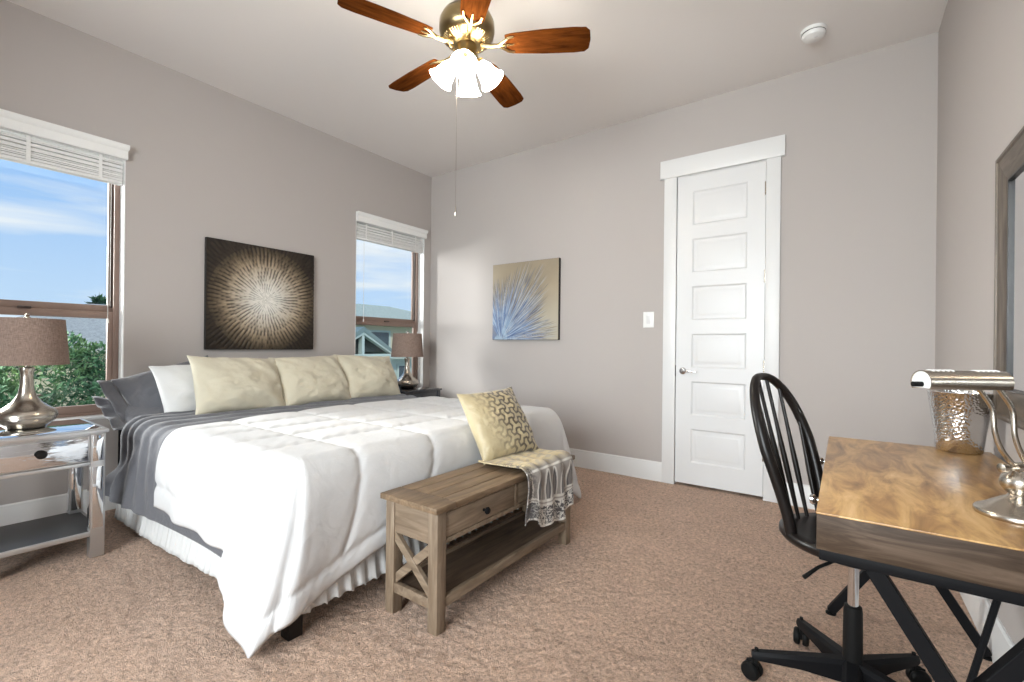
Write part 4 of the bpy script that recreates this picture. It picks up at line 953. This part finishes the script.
for k in range(5):
    a = math.radians(30+72*k); ca2, sa2 = math.cos(a), math.sin(a)
    def L(r, s_, z): return (r*ca2-s_*sa2, r*sa2+s_*ca2, z)
    pitch = math.radians(-12); zb_ = Z(2.672)
    poly = [(.205, -.052), (.24, -.060), (.40, -.072), (.56, -.075), (.615, -.072), (.636, -.052), (.642, 0), (.636, .052), (.615, .072), (.56, .075), (.40, .072), (.24, .060), (.205, .052)]
    mt = Matrix.Rotation(a, 4, 'Z')@Matrix.Translation((0, 0, zb_))@Matrix.Rotation(pitch, 4, 'X')
    b = BM(); prism(b, poly, -.003, .003, None, .0015); bl_o = obj('blade', b, M['blade'], fan); bl_o.matrix_local = mt
    b = BM()
    it = mt.inverted()
    root = it@Vector((.075*ca2, .075*sa2, Z(2.672)))
    tube(b, [root, root.lerp(Vector((.165, 0, -.010)), .6)+Vector((0, 0, -.004)), (.175, 0, -.009)], [.012, .011, .010], 8)
    for sg in (-1, 1): tube(b, [(.170, 0, -.009), (.195, sg*.020, -.009), (.222, sg*.042, -.008), (.250, sg*.046, -.007)], [.009, .008, .007, .005], 8)
    tube(b, [(.170, 0, -.009), (.215, 0, -.008), (.250, 0, -.007)], [.008, .007, .004], 8)
    obj('blade_iron', b, M['brass_light'], bl_o)
b = BM(); lathe(b, [(.052, Z(2.674)), (.056, Z(2.655)), (.050, Z(2.63)), (.062, Z(2.615)), (.064, Z(2.59)), (.050, Z(2.565)), (.020, Z(2.55)), (.010, Z(2.535)), (.002, Z(2.53))], 36); kit = obj('light_kit', b, M['brass'], fan, 60)
for k in range(4):
    a = math.radians(-54+90*k); d = Vector((math.cos(a), math.sin(a), 0)); p = Vector((0, 0, Z(2.600)))
    ax_ = (d*.60+Vector((0, 0, -.80))).normalized(); sock = p+d*.062+Vector((0, 0, -.010))
    b = BM(); tube(b, [p+d*.04, p+d*.056+Vector((0, 0, .006)), sock], .010, 10); lathe(b, [(.014, -.006), (.026, 0), (.028, .022), (.024, .026)], 20, sock, ax_); am = obj('light_arm', b, M['brass_light'], kit, 60)
    b = BM(); prof = [(.026, .016), (.034, .030), (.042, .050), (.046, .070), (.052, .095), (.062, .116), (.069, .126), (.0665, .127), (.050, .098), (.043, .070), (.039, .050), (.031, .032)]
    lathe(b, prof, 32, sock, ax_, cap=False); obj('glass_shade', b, M['bulb_glass'], am, 60)
b = BM(); lathe(b, [(.0009, Z(1.83)), (.0009, Z(2.555))], 6, (-.040, -.030, 0)); lathe(b, [(.001, Z(1.775)), (.005, Z(1.785)), (.006, Z(1.80)), (.003, Z(1.825)), (.001, Z(1.835))], 10, (-.040, -.030, 0)); obj('pull_chain', b, M['nickel'], fan)
b = BM(); lathe(b, [(.0014, Z(2.42)), (.0014, Z(2.555))], 6, (.045, -.035, 0)); lathe(b, [(.001, Z(2.39)), (.005, Z(2.40)), (.003, Z(2.425))], 10, (.045, -.035, 0)); obj('pull_chain', b, M['brass'], fan)

# ------------------------------------------------------------------ outdoors
b = BM(); box(b, -60, XL-T-.3, -30, 45, -3.4, -3.2); o = obj('ground', b, M['grass']); o['kind'] = 'structure'
def leafy(name, blobs, n, size, m, label, trunk=None, flat=.4, seed=1, cat='tree', group=None):
    R = np.random.RandomState(seed); V = []; Fc = []
    base = Vector(trunk[0]) if trunk else Vector(blobs[0][0])
    t = thing(name, label, cat, base, 0, group)
    vol = np.array([b_[1][0]*b_[1][1]*b_[1][2] for b_ in blobs])**(2/3.); cnt = (n*vol/vol.sum()).astype(int)
    for (c, rad), k in zip(blobs, cnt):
        d = R.normal(size=(k, 3)); d /= np.linalg.norm(d, axis=1)[:, None]; rr_ = R.uniform(.55, 1.05, k)**.6
        p = np.array(c)+d*rr_[:, None]*np.array(rad)-np.array(base)
        for q in range(k):
            ax1 = R.normal(size=3)+d[q]*.8; ax1[2] += .5; ax1 /= np.linalg.norm(ax1); s1 = np.cross(ax1, R.normal(size=3)); s1 /= np.linalg.norm(s1)+1e-9; n1 = np.cross(ax1, s1)
            L_ = size*R.uniform(.6, 1.5); w_ = L_*flat*.5; i = len(V)
            V += [p[q]-ax1*L_*.5, p[q]+s1*w_+n1*w_*.3, p[q]+ax1*L_*.5, p[q]-s1*w_+n1*w_*.3]; Fc += [(i, i+1, i+2), (i, i+2, i+3)]
    me = bpy.data.meshes.new('foliage'); me.from_pydata([tuple(x) for x in V], [], Fc); me.materials.append(m)
    o = bpy.data.objects.new('foliage', me); COL.objects.link(o); o.parent = t
    if trunk:
        b = BM(); tube(b, [Vector(p)-base for p in trunk], [.12, .09, .05][:len(trunk)], 8); obj('trunk', b, M['bark'], t)
    return t
leafy('evergreen_tree', [((-7.4, 1.15, .55), (.55, .55, .62)), ((-7.2, 1.55, .30), (.5, .45, .55)), ((-7.3, .55, .3), (.6, .6, .62)), ((-7.35, -.2, .35), (.6, .6, .5)), ((-7.1, 1.3, -.35), (.7, .8, .7)), ((-7.3, .1, -.2), (.7, .6, .7)), ((-7.3, 1.62, .85), (.2, .22, .25)), ((-7.2, 1.28, 1.0), (.2, .22, .22))], 24000, .072, M['leaf_dark'], 'dense evergreen tree filling the lower half of the left window', [(-7.3, 1.0, -3.2), (-7.3, 1.05, -1.0), (-7.3, 1.1, .5)], .30, 3)
leafy('shrub', [((-5.85, .75, .05), (.35, .62, .32)), ((-5.9, 1.25, -.05), (.35, .4, .3)), ((-5.85, .2, .05), (.3, .4, .3))], 2600, .06, M['leaf_teal'], 'pale blue green shrub low outside the left window below the evergreen', [(-5.85, .75, -3.2), (-5.85, .75, -.2)], .45, 5, 'shrub')
leafy('palm_tree', [((-26.0, 5.80, 2.66), (.26, .31, .31))], 160, .42, M['leaf_dark'], 'small dark tree top beside the window frame above the grey roof', [(-26.0, 5.8, -3.2), (-26.0, 5.8, 0), (-26.0, 5.8, 2.6)], .25, 8)
leafy('shrub', [((-10.6, 8.5, .02), (.35, .4, .35))], 700, .10, M['leaf_dark'], 'small green shrub seen beneath the corner window lamp', [(-10.6, 8.5, -3.2), (-10.6, 8.5, -.1)], .5, 9, 'shrub')
def hip_house(label, x0, x1, y0, y1, ze, zr, inset, wall, roof, wins=()):
    t = thing('house', label, 'house', ((x0+x1)/2, (y0+y1)/2, -3.2)); ox_, oy_, oz_ = (x0+x1)/2, (y0+y1)/2, -3.2
    b = BM(); box(b, x0-ox_, x1-ox_, y0-oy_, y1-oy_, 0, ze-oz_); obj('wall', b, wall, t)
    b = BM(); e_ = .45; c = [(x0-e_, y0-e_), (x1+e_, y0-e_), (x1+e_, y1+e_), (x0-e_, y1+e_)]
    lo = [b.verts.new((x-ox_, y-oy_, ze-oz_)) for x, y in c]; lo2 = [b.verts.new((x-ox_, y-oy_, ze-.14-oz_)) for x, y in c]; xm = (x0+x1)/2
    r1 = b.verts.new((xm-ox_, y0+inset-oy_, zr-oz_)); r2 = b.verts.new((xm-ox_, y1-inset-oy_, zr-oz_))
    for f in ((lo[0], lo[1], r1), (lo[1], lo[2], r2, r1), (lo[2], lo[3], r2), (lo[3], lo[0], r1, r2), lo2): b.faces.new(f)
    for k in range(4): b.faces.new((lo2[k], lo2[(k+1) % 4], lo[(k+1) % 4], lo[k]))
    obj('roof', b, roof, t, 10)
    for (ya, yb, za, zb2) in wins:
        b = BM(); X_ = x1-ox_
        for a, c2, e2, f2 in ((ya-.08, ya, za-.08, zb2+.08), (yb, yb+.08, za-.08, zb2+.08), (ya, yb, zb2, zb2+.08), (ya, yb, za-.08, za)): box(b, X_-.02, X_+.05, a-oy_, c2-oy_, e2-oz_, f2-oz_)
        w = obj('window', b, M['house_trim'], t); b = BM(); box(b, X_-.01, X_+.02, ya-oy_, yb-oy_, za-oz_, zb2-oz_); obj('pane', b, M['house_glass'], w)
    return t
hip_house('house with a broad grey shingle roof behind the evergreen in the left window', -24, -16.5, .6, 8.8, .95, 2.35, 3.6, M['siding_cream'], M['roof_grey'])
hip_house('cream house with a grey green hip roof in the corner window', -22, -16, 10.3, 19, 2.02, 3.05, 3.4, M['siding_cream'], M['roof_green'], [(12.0, 13.1, .95, 1.62), (14.6, 15.4, .2, 1.3)])
# gabled teal house nearer the corner window
hx_, hy_ = -12.0, 8.81; t = thing('house', 'teal gabled house front with porch post in the corner window', 'house', (hx_, hy_, -3.2))
def Zg(z): return z+3.2
b = BM(); y_l, y_r = -1.25, 1.25; ez, az = .88, 1.52
def gpoly(pts, xa, xb, b):
    A = [b.verts.new((xa, y, Zg(z))) for y, z in pts]; B_ = [b.verts.new((xb, y, Zg(z))) for y, z in pts]; n = len(pts)
    b.faces.new(A); b.faces.new(B_[::-1])
    for k in range(n): b.faces.new((A[k], A[(k+1) % n], B_[(k+1) % n], B_[k]))
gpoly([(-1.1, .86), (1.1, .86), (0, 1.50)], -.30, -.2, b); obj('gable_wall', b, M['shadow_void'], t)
b = BM(); gpoly([(-1.42, .74), (-1.34, .70), (0, 1.48), (1.34, .70), (1.42, .74), (0, 1.64)], -2.8, .12, b); obj('roof', b, M['siding_teal'], t, 10)
b = BM(); gpoly([(-1.30, .76), (-1.16, .76), (0, 1.40), (1.16, .76), (1.30, .76), (0, 1.50)], -.10, .10, b); gpoly([(-.045, .80), (.045, .80), (.045, 1.46), (-.045, 1.46)], -.10, .08, b); gpoly([(-1.1, .80), (1.1, .80), (1.1, .66), (-1.1, .66)], -.12, .12, b); obj('gable_trim', b, M['house_trim'], t, 10)
for yy in (-1.0, .98):
    b = BM(); box(b, -.10, .08, yy-.10, yy+.10, 0, Zg(.66)); obj('porch_post', b, M['house_trim'], t)
b = BM(); box(b, -2.7, -.9, -1.2, 2.9, 0, Zg(.66)); obj('wall', b, M['siding_pale'], t)
b = BM(); box(b, -2.6, -.88, -1.0, .75, Zg(-1.8), Zg(.60)); obj('porch_shade', b, M['shadow_void'], t)  # dark block stands in for the shaded porch opening
b = BM(); gpoly([(.98, .66), (3.2, .66), (3.2, .60), (.98, .60)], -2.9, -.5, b); obj('side_roof', b, M['roof_green'], t, 10)
for ya, yb, za, zb2 in ((1.15, 1.55, -.55, .35), (2.2, 2.7, -.6, .35)):
    b = BM()
    for a, c2, e2, f2 in ((ya-.07, ya, za-.07, zb2+.07), (yb, yb+.07, za-.07, zb2+.07), (ya, yb, zb2, zb2+.07), (ya, yb, za-.07, za), (ya, yb, (za+zb2)/2-.02, (za+zb2)/2+.02)): box(b, -.92, -.85, a, c2, Zg(e2), Zg(f2))
    w = obj('window', b, M['house_trim'], t); b = BM(); box(b, -.91, -.88, ya, yb, Zg(za), Zg(zb2)); obj('pane', b, M['house_glass'], w)
